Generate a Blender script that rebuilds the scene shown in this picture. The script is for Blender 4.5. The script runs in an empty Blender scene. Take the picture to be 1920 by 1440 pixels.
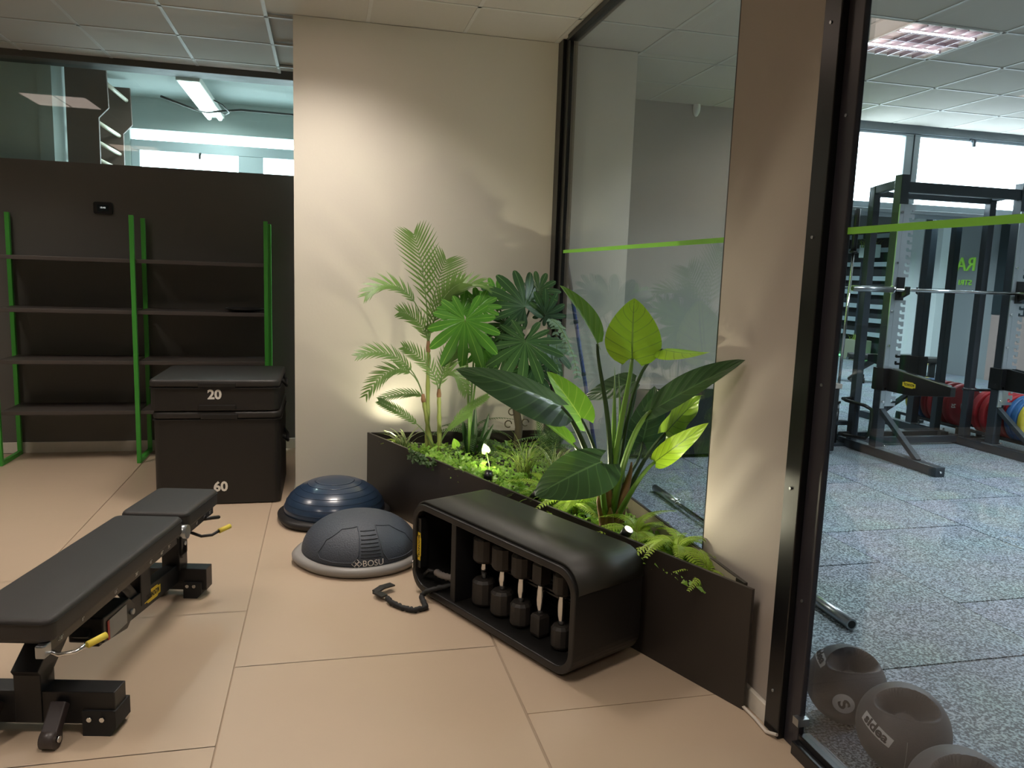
import bpy, bmesh, math, random
from mathutils import Vector, Matrix, noise
random.seed(7)
D = bpy.data; S = bpy.context.scene; COL = S.collection
PI = math.pi
# ------------------------------------------------------------------ camera
F_, CX, CY, CH, YAW, PITCH, ROLL = 1443.3, -1.4975, -5.0487, 1.5027, .2395, .1404, .0341
_f = Vector((math.sin(YAW)*math.cos(PITCH), math.cos(YAW)*math.cos(PITCH), -math.sin(PITCH)))
_r0 = Vector((math.cos(YAW), -math.sin(YAW), 0)); _u0 = _r0.cross(_f)
_r = _r0*math.cos(ROLL)+_u0*math.sin(ROLL); _u = _u0*math.cos(ROLL)-_r0*math.sin(ROLL)
CAM = Vector((CX, CY, CH))
cd = D.cameras.new('camera'); cam = D.objects.new('camera', cd); COL.objects.link(cam)
cd.sensor_width = 36; cd.lens = F_/1920*36; cd.clip_start = .05; cd.clip_end = 100
m = Matrix.Identity(4)
for i in range(3): m[i][0] = _r[i]; m[i][1] = _u[i]; m[i][2] = -_f[i]; m[i][3] = CAM[i]
cam.matrix_world = m; S.camera = cam
def at(px, py, ax, val):            # a point of the photograph on the plane axis = val
    d = _f + _r*((px-960)/F_) + _u*((720-py)/F_)
    return CAM + d*((val-CAM[ax])/d[ax])
def atp(px, py, ax, val, lim=-.04):  # the same, kept on this side of the glass
    p = at(px, py, ax, val)
    return at(px, py, 0, lim) if p.x > lim else p
# ------------------------------------------------------------------ world, exposure, daylight
S.view_settings.view_transform = 'Standard'; S.view_settings.look = 'None'
S.view_settings.gamma = 1; S.view_settings.exposure = 0.0; S.view_settings.use_curve_mapping = False
w = D.worlds.new('sky'); S.world = w; w.use_nodes = True
bg = w.node_tree.nodes['Background']; bg.inputs[0].default_value = (.80, .93, 1, 1); bg.inputs[1].default_value = 16
def area(name, loc, rot, sx, sy, power, col, spread=PI, portal=False, parent=None):
    l = D.lights.new(name, 'AREA'); l.shape = 'RECTANGLE'; l.size = sx; l.size_y = sy
    l.energy = power; l.color = col; l.spread = spread
    if portal: l.cycles.is_portal = True
    o = D.objects.new(name, l); COL.objects.link(o); o.location = loc; o.rotation_euler = rot
    if parent: o.parent = parent
    return o
WALL_Y = 1.33      # window and mirror wall of the gym next door
BACK_Y = 3.4       # window wall behind the upper glazing
H = 3.0
area('sky_portal', (6.2, WALL_Y+.10, 2.6), (-PI/2, 0, 0), 6.2, .66, 1, (1, 1, 1), portal=True)
area('sky_portal', (-1.6, BACK_Y+.10, 2.3), (-PI/2, 0, 0), 3.6, .8, 1, (1, 1, 1), portal=True)
LAMP_W = (1, .90, .81)
LAMPS = [(-1.55, -.8, 26), (-3.95, -.2, 22), (-3.95, -3.2, 22), (-1.55, -3.5, 17), (-1.55, -6.2, 24)]
COOL = (.86, .95, 1)
GYM_LAMPS = [(2.03, -.8, 50), (4.43, -.8, 60), (4.43, -4.4, 80), (7.43, -2.6, 110), (7.43, -6.2, 110)]
SPOTS = [((-1.10, -.22, .43), (-1.0, .05, 1.4), 14, 2.2), ((-.50, -1.58, .47), (-.15, -1.85, 1.05), 44, 2.9),
         ((-.27, -2.16, .47), (-.10, -2.40, .95), 13, 2.8), ((-.66, -1.17, .47), (-.45, -.70, 1.1), 30, 2.7)]
SPOT_C = (1, .93, .66)
# ------------------------------------------------------------------ helpers
def lin(h):
    c = [int(h[i:i+2], 16)/255 for i in (0, 2, 4)]
    return tuple(((x+.055)/1.055)**2.4 if x > .04045 else x/12.92 for x in c)+(1,)
MATS = {}
def nt(mt): return mt.node_tree.nodes, mt.node_tree.links
def mat(name, hexc, rough=.5, metal=0, var=.06, scale=30, bump=.0, bscale=200, coat=0, trans=0, spec=.5, emit=None, estr=0):
    if name in MATS: return MATS[name]
    mt = D.materials.new(name); mt.use_nodes = True; N, L = nt(mt); b = N['Principled BSDF']
    c = lin(hexc)
    tc = N.new('ShaderNodeTexCoord'); nz = N.new('ShaderNodeTexNoise'); nz.inputs['Scale'].default_value = scale; nz.inputs['Detail'].default_value = 4
    L.new(tc.outputs['Object'], nz.inputs['Vector'])
    mx = N.new('ShaderNodeMix'); mx.data_type = 'RGBA'
    mx.inputs['A'].default_value = tuple(x*(1-var) for x in c[:3])+(1,); mx.inputs['B'].default_value = tuple(min(1, x*(1+var)) for x in c[:3])+(1,)
    L.new(nz.outputs['Fac'], mx.inputs['Factor']); L.new(mx.outputs['Result'], b.inputs['Base Color'])
    b.inputs['Roughness'].default_value = rough; b.inputs['Metallic'].default_value = metal
    b.inputs['Specular IOR Level'].default_value = spec
    if coat: b.inputs['Coat Weight'].default_value = coat
    if emit: b.inputs['Emission Color'].default_value = lin(emit); b.inputs['Emission Strength'].default_value = estr
    if bump:
        n2 = N.new('ShaderNodeTexNoise'); n2.inputs['Scale'].default_value = bscale; n2.inputs['Detail'].default_value = 3
        bp = N.new('ShaderNodeBump'); bp.inputs['Strength'].default_value = bump; bp.inputs['Distance'].default_value = .004
        L.new(tc.outputs['Object'], n2.inputs['Vector']); L.new(n2.outputs['Fac'], bp.inputs['Height']); L.new(bp.outputs['Normal'], b.inputs['Normal'])
    MATS[name] = mt; return mt
def glassmat(name, tint, ior=1.5, boost=1.0):
    mt = D.materials.new(name); mt.use_nodes = True; N, L = nt(mt); N.remove(N['Principled BSDF'])
    t = N.new('ShaderNodeBsdfTransparent'); t.inputs[0].default_value = tint
    g = N.new('ShaderNodeBsdfGlossy'); g.inputs['Roughness'].default_value = 0; g.inputs[0].default_value = (boost, boost, boost, 1)
    ge = N.new('ShaderNodeNewGeometry'); dt = N.new('ShaderNodeVectorMath'); dt.operation = 'DOT_PRODUCT'
    L.new(ge.outputs['Incoming'], dt.inputs[0]); L.new(ge.outputs['Normal'], dt.inputs[1]); last = dt.outputs['Value']
    for op, v, sw in (('ABSOLUTE', None, 0), ('SUBTRACT', 1, 1), ('POWER', 5, 0), ('MULTIPLY_ADD', .95, 0)):   # Schlick reflectance of a pane
        n = N.new('ShaderNodeMath'); n.operation = op; L.new(last, n.inputs[1 if sw else 0])
        if v is not None: n.inputs[0 if sw else 1].default_value = v
        if op == 'MULTIPLY_ADD': n.inputs[2].default_value = .045
        last = n.outputs[0]
    mx = N.new('ShaderNodeMixShader'); L.new(last, mx.inputs[0]); L.new(t.outputs[0], mx.inputs[1]); L.new(g.outputs[0], mx.inputs[2])
    L.new(mx.outputs[0], N['Material Output'].inputs[0]); return mt
def leafmat(name, top, under=None, vein='8fbf5a', nv=9, rough=.4, trans=.35, vs=.5, variegated=False):
    """UV.x across the blade, UV.y along it"""
    mt = D.materials.new(name); mt.use_nodes = True; N, L = nt(mt); b = N['Principled BSDF']
    uv = N.new('ShaderNodeUVMap'); sp = N.new('ShaderNodeSeparateXYZ'); L.new(uv.outputs[0], sp.inputs[0])
    def M(op, a, b_=None, c_=None):
        n = N.new('ShaderNodeMath'); n.operation = op
        for i, v in enumerate((a, b_, c_)):
            if v is None: continue
            if isinstance(v, (int, float)): n.inputs[i].default_value = v
            else: L.new(v, n.inputs[i])
        return n.outputs[0]
    x = M('ABSOLUTE', M('SUBTRACT', sp.outputs[0], .5)); x = M('MULTIPLY', x, 2)
    mid = M('LESS_THAN', x, .035)
    ph = M('MULTIPLY', M('SUBTRACT', sp.outputs[1], M('MULTIPLY', x, .28)), nv)
    fr = M('ABSOLUTE', M('SUBTRACT', M('FRACT', ph), .5))
    lat = M('LESS_THAN', fr, .055) if nv else 0
    vn = M('MAXIMUM', mid, M('MULTIPLY', lat, vs)) if nv else mid
    tc = N.new('ShaderNodeTexCoord'); nz = N.new('ShaderNodeTexNoise'); nz.inputs['Scale'].default_value = 9; L.new(tc.outputs['Object'], nz.inputs['Vector'])
    c = lin(top)
    m0 = N.new('ShaderNodeMix'); m0.data_type = 'RGBA'
    m0.inputs['A'].default_value = tuple(v*.75 for v in c[:3])+(1,); m0.inputs['B'].default_value = tuple(min(1, v*1.25) for v in c[:3])+(1,)
    L.new(nz.outputs['Fac'], m0.inputs['Factor']); colr = m0.outputs['Result']
    if variegated:
        edge = M('GREATER_THAN', x, .55); me = N.new('ShaderNodeMix'); me.data_type = 'RGBA'; L.new(edge, me.inputs['Factor']); L.new(colr, me.inputs['A']); me.inputs['B'].default_value = lin('c9cf9a'); colr = me.outputs['Result']
    m1 = N.new('ShaderNodeMix'); m1.name = 'vein_mix'; m1.data_type = 'RGBA'; L.new(vn, m1.inputs['Factor']); L.new(colr, m1.inputs['A']); m1.inputs['B'].default_value = lin(vein)
    L.new(m1.outputs['Result'], b.inputs['Base Color']); b.inputs['Roughness'].default_value = rough
    if nv:
        bp = N.new('ShaderNodeBump'); bp.inputs['Strength'].default_value = .35; bp.inputs['Distance'].default_value = .004
        L.new(M('MULTIPLY', fr, 2), bp.inputs['Height']); L.new(bp.outputs[0], b.inputs['Normal'])
    tr = N.new('ShaderNodeBsdfTranslucent'); L.new(m1.outputs['Result'], tr.inputs[0])
    ms = N.new('ShaderNodeMixShader'); ms.inputs[0].default_value = trans
    L.new(b.outputs[0], ms.inputs[1]); L.new(tr.outputs[0], ms.inputs[2]); L.new(ms.outputs[0], N['Material Output'].inputs[0])
    return mt
def empty(name, loc=(0, 0, 0), rz=0, label=None, cat=None, group=None):
    o = D.objects.new(name, None); COL.objects.link(o); o.location = loc; o.rotation_euler = (0, 0, rz); o.empty_display_size = .1
    if label: tag(o, label, cat, group)
    return o
def tag(o, label=None, cat=None, group=None, kind=None):
    if label: o['label'] = label
    if cat: o['category'] = cat
    if group: o['group'] = group
    if kind: o['kind'] = kind
    return o
def frame(a, b):
    z = (Vector(b)-Vector(a)).normalized(); t = Vector((0, 0, 1)) if abs(z.z) < .95 else Vector((0, 1, 0))
    x = t.cross(z).normalized(); return x, z.cross(x), z
class MB:
    def __init__(s): s.v = []; s.f = []; s.uv = None; s.sm = []
    def add(s, vs, fs, smooth=False):
        k = len(s.v); s.v += [tuple(v) for v in vs]; s.f += [tuple(i+k for i in f) for f in fs]; s.sm += [smooth]*len(fs); return s
    def box(s, c, d, R=None, taper=1):
        hx, hy, hz = d[0]/2, d[1]/2, d[2]/2
        vs = [Vector((x*(taper if z > 0 else 1), y*(taper if z > 0 else 1), z)) for x in (-hx, hx) for y in (-hy, hy) for z in (-hz, hz)]
        if R is not None: vs = [R @ v for v in vs]
        c = Vector(c); vs = [v+c for v in vs]
        return s.add(vs, [(0, 1, 3, 2), (4, 6, 7, 5), (0, 4, 5, 1), (2, 3, 7, 6), (0, 2, 6, 4), (1, 5, 7, 3)])
    def bb(s, x0, x1, y0, y1, z0, z1): return s.box(((x0+x1)/2, (y0+y1)/2, (z0+z1)/2), (abs(x1-x0), abs(y1-y0), abs(z1-z0)))
    def bar(s, a, b, w, h, up=None):              # rectangular bar from a to b
        a, b = Vector(a), Vector(b); z = (b-a).normalized(); up = Vector(up or (0, 0, 1))
        if abs(z.dot(up)) > .97: up = Vector((0, 1, 0))
        x = up.cross(z).normalized(); y = z.cross(x)
        vs = [p+x*sx*w/2+y*sy*h/2 for p in (a, b) for sx, sy in ((-1, -1), (1, -1), (1, 1), (-1, 1))]
        return s.add(vs, [(3, 2, 1, 0), (4, 5, 6, 7), (0, 1, 5, 4), (1, 2, 6, 5), (2, 3, 7, 6), (3, 0, 4, 7)])
    def cyl(s, a, b, r, n=16, r2=None): return s.tube([a, b], r, n, r2)
    def tube(s, pts, r, n=8, r2=None, cap=True):
        pts = [Vector(p) for p in pts]; k = len(pts); base = len(s.v); X = None
        for i, p in enumerate(pts):
            t = (pts[min(i+1, k-1)]-pts[max(i-1, 0)]).normalized()
            if X is None:
                q = Vector((0, 0, 1)) if abs(t.z) < .9 else Vector((1, 0, 0)); X = q.cross(t).normalized()
            else: X = (X-t*X.dot(t)).normalized()
            Yv = t.cross(X)
            rr = r[i] if isinstance(r, (list, tuple)) else (r if r2 is None else r+(r2-r)*i/(k-1))
            s.v += [tuple(p+(X*math.cos(2*PI*j/n)+Yv*math.sin(2*PI*j/n))*rr) for j in range(n)]
        for i in range(k-1):
            for j in range(n):
                s.f.append((base+i*n+j, base+i*n+(j+1) % n, base+(i+1)*n+(j+1) % n, base+(i+1)*n+j)); s.sm.append(True)
        if cap:
            s.f.append(tuple(base+j for j in reversed(range(n)))); s.f.append(tuple(base+(k-1)*n+j for j in range(n))); s.sm += [False]*2
        return s
    def lathe(s, prof, n=32, c=(0, 0, 0), R=None, f=None):       # profile of (r, z)
        base = len(s.v); c = Vector(c)
        for r, z in prof:
            for j in range(n):
                a = 2*PI*j/n; v = Vector((r*math.cos(a), r*math.sin(a), z))
                if f: v = f(v, a)
                if R is not None: v = R @ v
                s.v.append(tuple(v+c))
        for i in range(len(prof)-1):
            for j in range(n):
                s.f.append((base+i*n+j, base+i*n+(j+1) % n, base+(i+1)*n+(j+1) % n, base+(i+1)*n+j)); s.sm.append(True)
        if prof[0][0] > 1e-5: s.f.append(tuple(base+j for j in reversed(range(n)))); s.sm.append(False)
        if prof[-1][0] > 1e-5: s.f.append(tuple(base+(len(prof)-1)*n+j for j in range(n))); s.sm.append(False)
        return s
    def prism(s, poly, a, b, axis=2):                # poly of 2-D points extruded from a to b along an axis
        n = len(poly)
        def P(p, t):
            return (p[0], p[1], t) if axis == 2 else ((p[0], t, p[1]) if axis == 1 else (t, p[0], p[1]))
        vs = [P(p, a) for p in poly]+[P(p, b) for p in poly]
        return s.add(vs, [tuple(range(n)), tuple(range(2*n-1, n-1, -1))]+[(i, i+n, (i+1) % n+n, (i+1) % n) for i in range(n)])
    def build(s, name, mt, parent=None, bevel=0, seg=2, smooth=None, loc=None, fixn=True):
        me = D.meshes.new(name); me.from_pydata(s.v, [], s.f)
        if s.uv:
            l = me.uv_layers.new(name='UVMap')
            for i, lp in enumerate(me.loops): l.data[i].uv = s.uv[lp.vertex_index]
        for p, sm in zip(me.polygons, s.sm): p.use_smooth = sm if smooth is None else smooth
        if fixn and not s.uv:
            bm = bmesh.new(); bm.from_mesh(me); bmesh.ops.recalc_face_normals(bm, faces=bm.faces); bm.to_mesh(me); bm.free()
        me.materials.append(mt); o = D.objects.new(name, me); COL.objects.link(o)
        if parent is not None: o.parent = parent
        if loc is not None: o.location = loc
        if bevel:
            md = o.modifiers.new('bevel', 'BEVEL'); md.width = bevel; md.segments = seg; md.limit_method = 'ANGLE'; md.angle_limit = .6
            md.harden_normals = False
            for p in me.polygons: p.use_smooth = True if smooth is None and seg > 2 else p.use_smooth
        return o
def dup(root, loc=None, rz=None, label=None, parent=None):
    r = root.copy(); COL.objects.link(r)
    if parent is not None: r.parent = parent
    if loc is not None: r.location = loc
    if rz is not None: r.rotation_euler = (r.rotation_euler[0], r.rotation_euler[1], rz)
    if label: r['label'] = label
    for ch in [o for o in KIDS.get(root.name, [])] or [o for o in D.objects if o.parent == root]:
        dup(ch, parent=r)
    return r
KIDS = {}
def struct(name, mb, mt, parent=None, **k):
    o = mb.build(name, mt, parent, **k)
    if parent is None: o['kind'] = 'structure'
    return o
def text(name, s, size, mt, parent, M4, align='CENTER', depth=.001, bold=False, sx=1, warp=None):
    c = D.curves.new(name, 'FONT'); c.body = s; c.size = size; c.extrude = depth; c.align_x = align; c.align_y = 'CENTER'; c.resolution_u = 3
    if bold: c.offset = size*.034
    t = D.objects.new(name, c); COL.objects.link(t); bpy.context.view_layer.update()
    me = D.meshes.new_from_object(t.evaluated_get(bpy.context.evaluated_depsgraph_get())); D.objects.remove(t)
    me.transform(Matrix.Diagonal((sx, 1, 1, 1)))
    if warp:
        bm = bmesh.new(); bm.from_mesh(me)
        for v in bm.verts: v.co = warp(v.co)
        bm.to_mesh(me); bm.free()
    else: me.transform(M4)
    me.materials.clear(); me.materials.append(mt); me.name = name
    o = D.objects.new(name, me); COL.objects.link(o); o.parent = parent; return o
def basis(loc, x, y):                              # text frame: x reading direction, y up
    x = Vector(x).normalized(); y = Vector(y).normalized(); z = x.cross(y)
    m4 = Matrix.Identity(4)
    for i in range(3): m4[i][0] = x[i]; m4[i][1] = y[i]; m4[i][2] = z[i]; m4[i][3] = loc[i]
    return m4
def rrect(x0, x1, y0, y1, r, n=6):
    P = []
    for cx, cy, a0 in ((x1-r, y1-r, 0), (x0+r, y1-r, 90), (x0+r, y0+r, 180), (x1-r, y0+r, 270)):
        for i in range(n+1):
            a = math.radians(a0+90*i/n); P.append((cx+r*math.cos(a), cy+r*math.sin(a)))
    return P
# ------------------------------------------------------------------ materials
cream = mat('cream_plaster', 'cfcabd', .75, bump=.12, bscale=60, var=.02, scale=3)
greyp = mat('grey_plaster', '98968f', .8, var=.02, scale=3, bump=.1, bscale=60)
taupe = mat('taupe_plaster', 'a39a91', .75, var=.02, scale=3, bump=.1, bscale=60)
teal = mat('pale_plaster', 'aeb8b5', .85, var=.02, scale=2)
darkw = mat('anthracite_wall', '565450', .42, var=.05, scale=4, bump=.05)
black = mat('black_powder_coat', '151517', .42, var=.1, bump=.15, bscale=900)
blackf = mat('black_frame', '0f1012', .3, var=.05)
blkglossy = mat('black_plastic', '161616', .38, var=.08)
whitep = mat('white_plastic', 'd8d6cf', .5)
base_m = mat('skirting_white', 'cfc8bb', .45)
chrome = mat('chrome', 'd8d8d8', .14, 1, var=.02)
steel = mat('brushed_steel', 'a9adb0', .32, 1, var=.05)
green = mat('green_paint', '3f9a35', .45, var=.04)
tapeg = mat('green_tape', '7cc142', .5, var=.03)
yell = mat('yellow_label', 'e3c22b', .45, var=.03)
ink = mat('dark_ink', '1c1a12', .6)
white = mat('white_print', 'e8e4dc', .6)
vinyl = mat('black_vinyl', '2b2826', .5, bump=.3, bscale=700, var=.05)
seam = mat('black_piping', '171514', .5)
rubberb = mat('black_rubber', '1b1b1b', .7, bump=.2, bscale=500)
pvc = mat('pvc_white', 'b9c4c8', .4, var=.02)
GL = glassmat('clear_glass', (.91, .94, .955, 1)); GLT = glassmat('green_tinted_glass', (.87, .94, .93, 1)); GLW = glassmat('window_glass', (.97, .98, .98, 1))
def tilemat():
    mt = mat('beige_stone_tile', 'b5a18a', .42, var=.05, scale=2.5, bump=.05, bscale=30)
    return mt
beige = tilemat(); grout = mat('grout', '9a8874', .8)
ctile = mat('ceiling_fibre', 'b0aaa1', .9, var=.05, scale=160, bump=.3, bscale=300)
cgrid = mat('ceiling_grid_metal', 'b4b2ac', .6)
def rubbermat():
    mt = D.materials.new('speckled_rubber'); mt.use_nodes = True; N, L = nt(mt); b = N['Principled BSDF']
    tc = N.new('ShaderNodeTexCoord'); n1 = N.new('ShaderNodeTexNoise'); n1.inputs['Scale'].default_value = 110; n1.inputs['Detail'].default_value = 2
    n2 = N.new('ShaderNodeTexNoise'); n2.inputs['Scale'].default_value = 2.2
    L.new(tc.outputs['Object'], n1.inputs['Vector']); L.new(tc.outputs['Object'], n2.inputs['Vector'])
    r = N.new('ShaderNodeValToRGB'); r.color_ramp.elements[0].position = .42; r.color_ramp.elements[0].color = lin('454c54')
    r.color_ramp.elements[1].position = .62; r.color_ramp.elements[1].color = lin('b4bfc8')
    L.new(n1.outputs['Fac'], r.inputs[0]); mx = N.new('ShaderNodeMix'); mx.data_type = 'RGBA'; mx.blend_type = 'MULTIPLY'
    mx.inputs['Factor'].default_value = .35; L.new(r.outputs[0], mx.inputs['A']); L.new(n2.outputs['Color'], mx.inputs['B'])
    L.new(mx.outputs['Result'], b.inputs['Base Color']); b.inputs['Roughness'].default_value = .55; b.inputs['Specular IOR Level'].default_value = .35
    bp = N.new('ShaderNodeBump'); bp.inputs['Strength'].default_value = .3; bp.inputs['Distance'].default_value = .002; L.new(n1.outputs['Fac'], bp.inputs['Height']); L.new(bp.outputs[0], b.inputs['Normal'])
    return mt
rubber = rubbermat()
# ================================================================== ROOM SHELL
BX0, BX1 = -1.69, .52                       # cream wall block
fl = struct('floor', MB().bb(-6.2, 0, -9.2, 1.6, -.1, -.004), grout)
def shared_tile(name, w, d, h, mt, gap, bevel=.0):
    mb = MB().box((0, 0, 0), (w-gap, d-gap, h), taper=1-.002/w)
    o = mb.build(name, mt, None); me = o.data; D.objects.remove(o); return me
def put(me, name, loc, parent):
    o = D.objects.new(name, me); COL.objects.link(o); o.location = loc; o.parent = parent; return o
tm = shared_tile('floor_tile', 1.0, 1.0, .006, beige, -.006)
for i in range(-4, 2):
    for j in range(-4, 3):
        xc = -.83-.5+i*1.01+1.01; yc = -1.66+.5+j*1.0+(.5 if i % 2 else 0)
        x0, x1 = xc-.5, xc+.5
        if x0 > -.02 or yc-.5 > 1.5: continue
        if x1 > 0.0 or yc+.5 > 1.55:
            x1b = min(x1, 0); y1b = min(yc+.5, 1.55)
            MB().bb(x0+.002, x1b-.002, yc-.498, y1b-.002, -.004, .0).build('floor_tile', beige, fl)
        else: put(tm, 'floor_tile', (xc, yc, -.003), fl)
MB().bb(-6.1, -.01, -9.1, -5.65, -.004, 0).build('floor_plain', beige, fl)
MB().bb(-6.1, -5.4, -5.6, 1.5, -.004, 0).build('floor_plain', beige, fl)
gf = struct('floor_gym', MB().bb(0, 12, -9.2, 1.6, -.1, -.006), mat('mat_joint', '1a1b1c', .9))
xs = [-.56, .46, 1.48, 2.51, 3.54, 4.57, 5.6, 6.63, 7.66, 8.69, 9.5]
rt = shared_tile('rubber_tile', 1.03, 1.04, .008, rubber, .008)
for i in range(len(xs)-1):
    for j in range(-6, 3):
        y0 = -.03+1.04*j-(0 if i % 2 == 0 else .5)
        x0, x1 = max(xs[i], .0), xs[i+1]; y1 = min(y0+1.04, WALL_Y)
        if y0 > WALL_Y-.05: continue
        if x1-x0 > 1.0 and y1-y0 > 1.0: put(rt, 'rubber_tile', ((x0+x1)/2, (y0+y1)/2, -.004), gf)
        else: MB().bb(x0+.004, x1-.004, y0+.004, y1-.004, -.008, 0).build('rubber_tile', rubber, gf)
struct('wall_back', MB().bb(BX0, BX1, 0, 1.5, 0, H), cream)
struct('wall_back_dark', MB().bb(-6, BX0, 1.55, 1.70, 0, 2.235), darkw)
struct('baseboard_back', MB().bb(BX0-.012, -.0, -.012, 0, 0, .075).bb(BX0-.012, BX0, 0, 1.54, 0, .075), base_m, bevel=.003)
struct('baseboard_dark', MB().bb(-6, BX0-.014, 1.535, 1.55, 0, .085), base_m, bevel=.003)
struct('wall_left', MB().bb(-6.2, -6, -9, 3.6, 0, 3.3), teal)
struct('wall_front', MB().bb(-6, 0, -9.2, -9, 0, H), greyp)
struct('wall_pillar', MB().bb(-.012, .03, -2.87, -2.322, 0, H), taupe)
struct('baseboard_pillar', MB().bb(-.03, -.012, -2.87, -2.31, 0, .07), base_m, bevel=.003)
struct('wall_behind_camera', MB().bb(-.0, .3, -9, -5.6, 0, H), taupe)
# room behind the upper glazing
struct('wall_left_store', MB().bb(-3.62, -3.52, 1.70, BACK_Y, 0, 3.3).bb(-6, -3.52, 1.71, 1.76, 2.2, 3.3), teal)
struct('ceiling_store', MB().bb(-6, 1, 1.70, BACK_Y+.25, 3.10, 3.2), teal)
struct('floor_store', MB().bb(-6, 1, 1.70, BACK_Y+.2, -.1, 0), grout)
struct('trim_glazing_beam', MB().bb(-6, BX0, 1.50, 1.72, 2.955, 3.16), mat('dark_beam', '4d4c49', .6), bevel=.004)
struct('window_1', MB().bb(-6, BX0, 1.60, 1.608, 2.235, 2.96), GLT)
struct('wall_store_right', MB().bb(BX0+.25, BX0+.35, 1.70, BACK_Y, 0, 3.2), teal)
# far window wall of that room: lintel, sunlit blind box, frames
sw = struct('wall_store_window', MB().bb(-6, 1, BACK_Y, BACK_Y+.2, 2.80, 3.2).bb(-6, 1, BACK_Y, BACK_Y+.2, 0, 2.0).bb(-6, -3.36, BACK_Y, BACK_Y+.2, 2.0, 2.8), teal)
wn = struct('window_2', MB().bb(-3.36, 0, BACK_Y+.02, BACK_Y+.10, 2.60, 2.70).bb(-3.36, 0, BACK_Y+.02, BACK_Y+.10, 2.0, 2.08).bb(-3.36, -3.28, BACK_Y+.021, BACK_Y+.099, 2.08, 2.6)
       .bb(-2.36, -2.12, BACK_Y+.021, BACK_Y+.099, 2.08, 2.6).bb(-1.1, -.9, BACK_Y+.021, BACK_Y+.099, 2.08, 2.6), pvc, bevel=.006)
MB().bb(-3.28, -2.36, BACK_Y+.055, BACK_Y+.06, 2.08, 2.60).build('pane', GLW, wn)
MB().bb(-2.12, -1.1, BACK_Y+.055, BACK_Y+.06, 2.08, 2.60).build('pane', GLW, wn)
MB().bb(-3.36, 0, BACK_Y+.055, BACK_Y+.06, 2.70, 2.80).build('pane', GLW, wn)
MB().cyl((-2.72, BACK_Y+.02, 2.60), (-2.72, BACK_Y-.02, 2.575), .012, 10).bb(-2.73, -2.71, BACK_Y-.025, BACK_Y-.01, 2.54, 2.58).build('window_handle', blkglossy, wn)
# ---- gym window wall
struct('wall_gym_window', MB().bb(3.08, 9.6, WALL_Y, WALL_Y+.2, 2.94, 3.1).bb(3.08, 9.6, WALL_Y, WALL_Y+.2, 0, 2.24), mat('gym_wall_paint', '8d979c', .7))
struct('wall_gym_recess', MB().bb(BX1, 3.08, WALL_Y-.05, WALL_Y+.2, 0, H+.03).bb(3.0, 3.17, WALL_Y-.05, WALL_Y+.1, 2.2, H+.03), greyp)
gw = struct('window_3', MB().bb(3.17, 9.4, WALL_Y+.02, WALL_Y+.09, 2.915, 2.94).bb(3.17, 9.4, WALL_Y+.02, WALL_Y+.09, 2.24, 2.30)
       .bb(3.77, 3.93, WALL_Y+.01, WALL_Y+.09, 2.3, 2.915).bb(5.42, 5.58, WALL_Y+.01, WALL_Y+.09, 2.3, 2.915).bb(7.1, 7.26, WALL_Y+.01, WALL_Y+.09, 2.3, 2.915).bb(9.2, 9.4, WALL_Y+.01, WALL_Y+.09, 2.3, 2.915), pvc, bevel=.006)
MB().bb(3.853, 3.859, WALL_Y+.0, WALL_Y+.012, 2.28, 2.93).build('sash_joint', mat('gasket', '3c4448', .8), gw)
for a, b in ((3.17, 3.77), (3.93, 5.42), (5.58, 7.1), (7.26, 9.2)):
    MB().bb(a, b, WALL_Y+.05, WALL_Y+.055, 2.3, 2.915).build('pane', GLW, gw)
MB().cyl((4.5, WALL_Y+.02, 2.925), (4.5, WALL_Y-.02, 2.91), .018, 10).bb(4.485, 4.515, WALL_Y-.03, WALL_Y-.012, 2.86, 2.92).build('window_handle', mat('grey_handle', '58636b', .4), gw)
struct('trim_sill', MB().bb(3.17, 9.4, WALL_Y-.06, WALL_Y, 2.20, 2.235).bb(3.17, 9.4, WALL_Y-.03, WALL_Y, 2.165, 2.20), pvc, bevel=.004)
mir = MB().bb(3.17, 9.4, WALL_Y-.012, WALL_Y-.002, .03, 2.165)
mirm = D.materials.new('mirror_silver'); mirm.use_nodes = True; b_ = mirm.node_tree.nodes['Principled BSDF']
b_.inputs['Metallic'].default_value = 1; b_.inputs['Roughness'].default_value = .0; b_.inputs['Base Color'].default_value = (.66, .76, .76, 1)
mo = mir.build('wall_mirror', mirm); tag(mo, 'tall frameless wall mirror below the gym windows behind the squat rack', 'mirror')
struct('wall_gym_right', MB().bb(9.5, 9.7, -9, WALL_Y+.2, 0, 3.1), mat('gym_grey_wall', '8a8d8f', .8))
struct('wall_gym_front', MB().bb(.3, 9.5, -9.2, -9, 0, 3.1), greyp)
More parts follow.
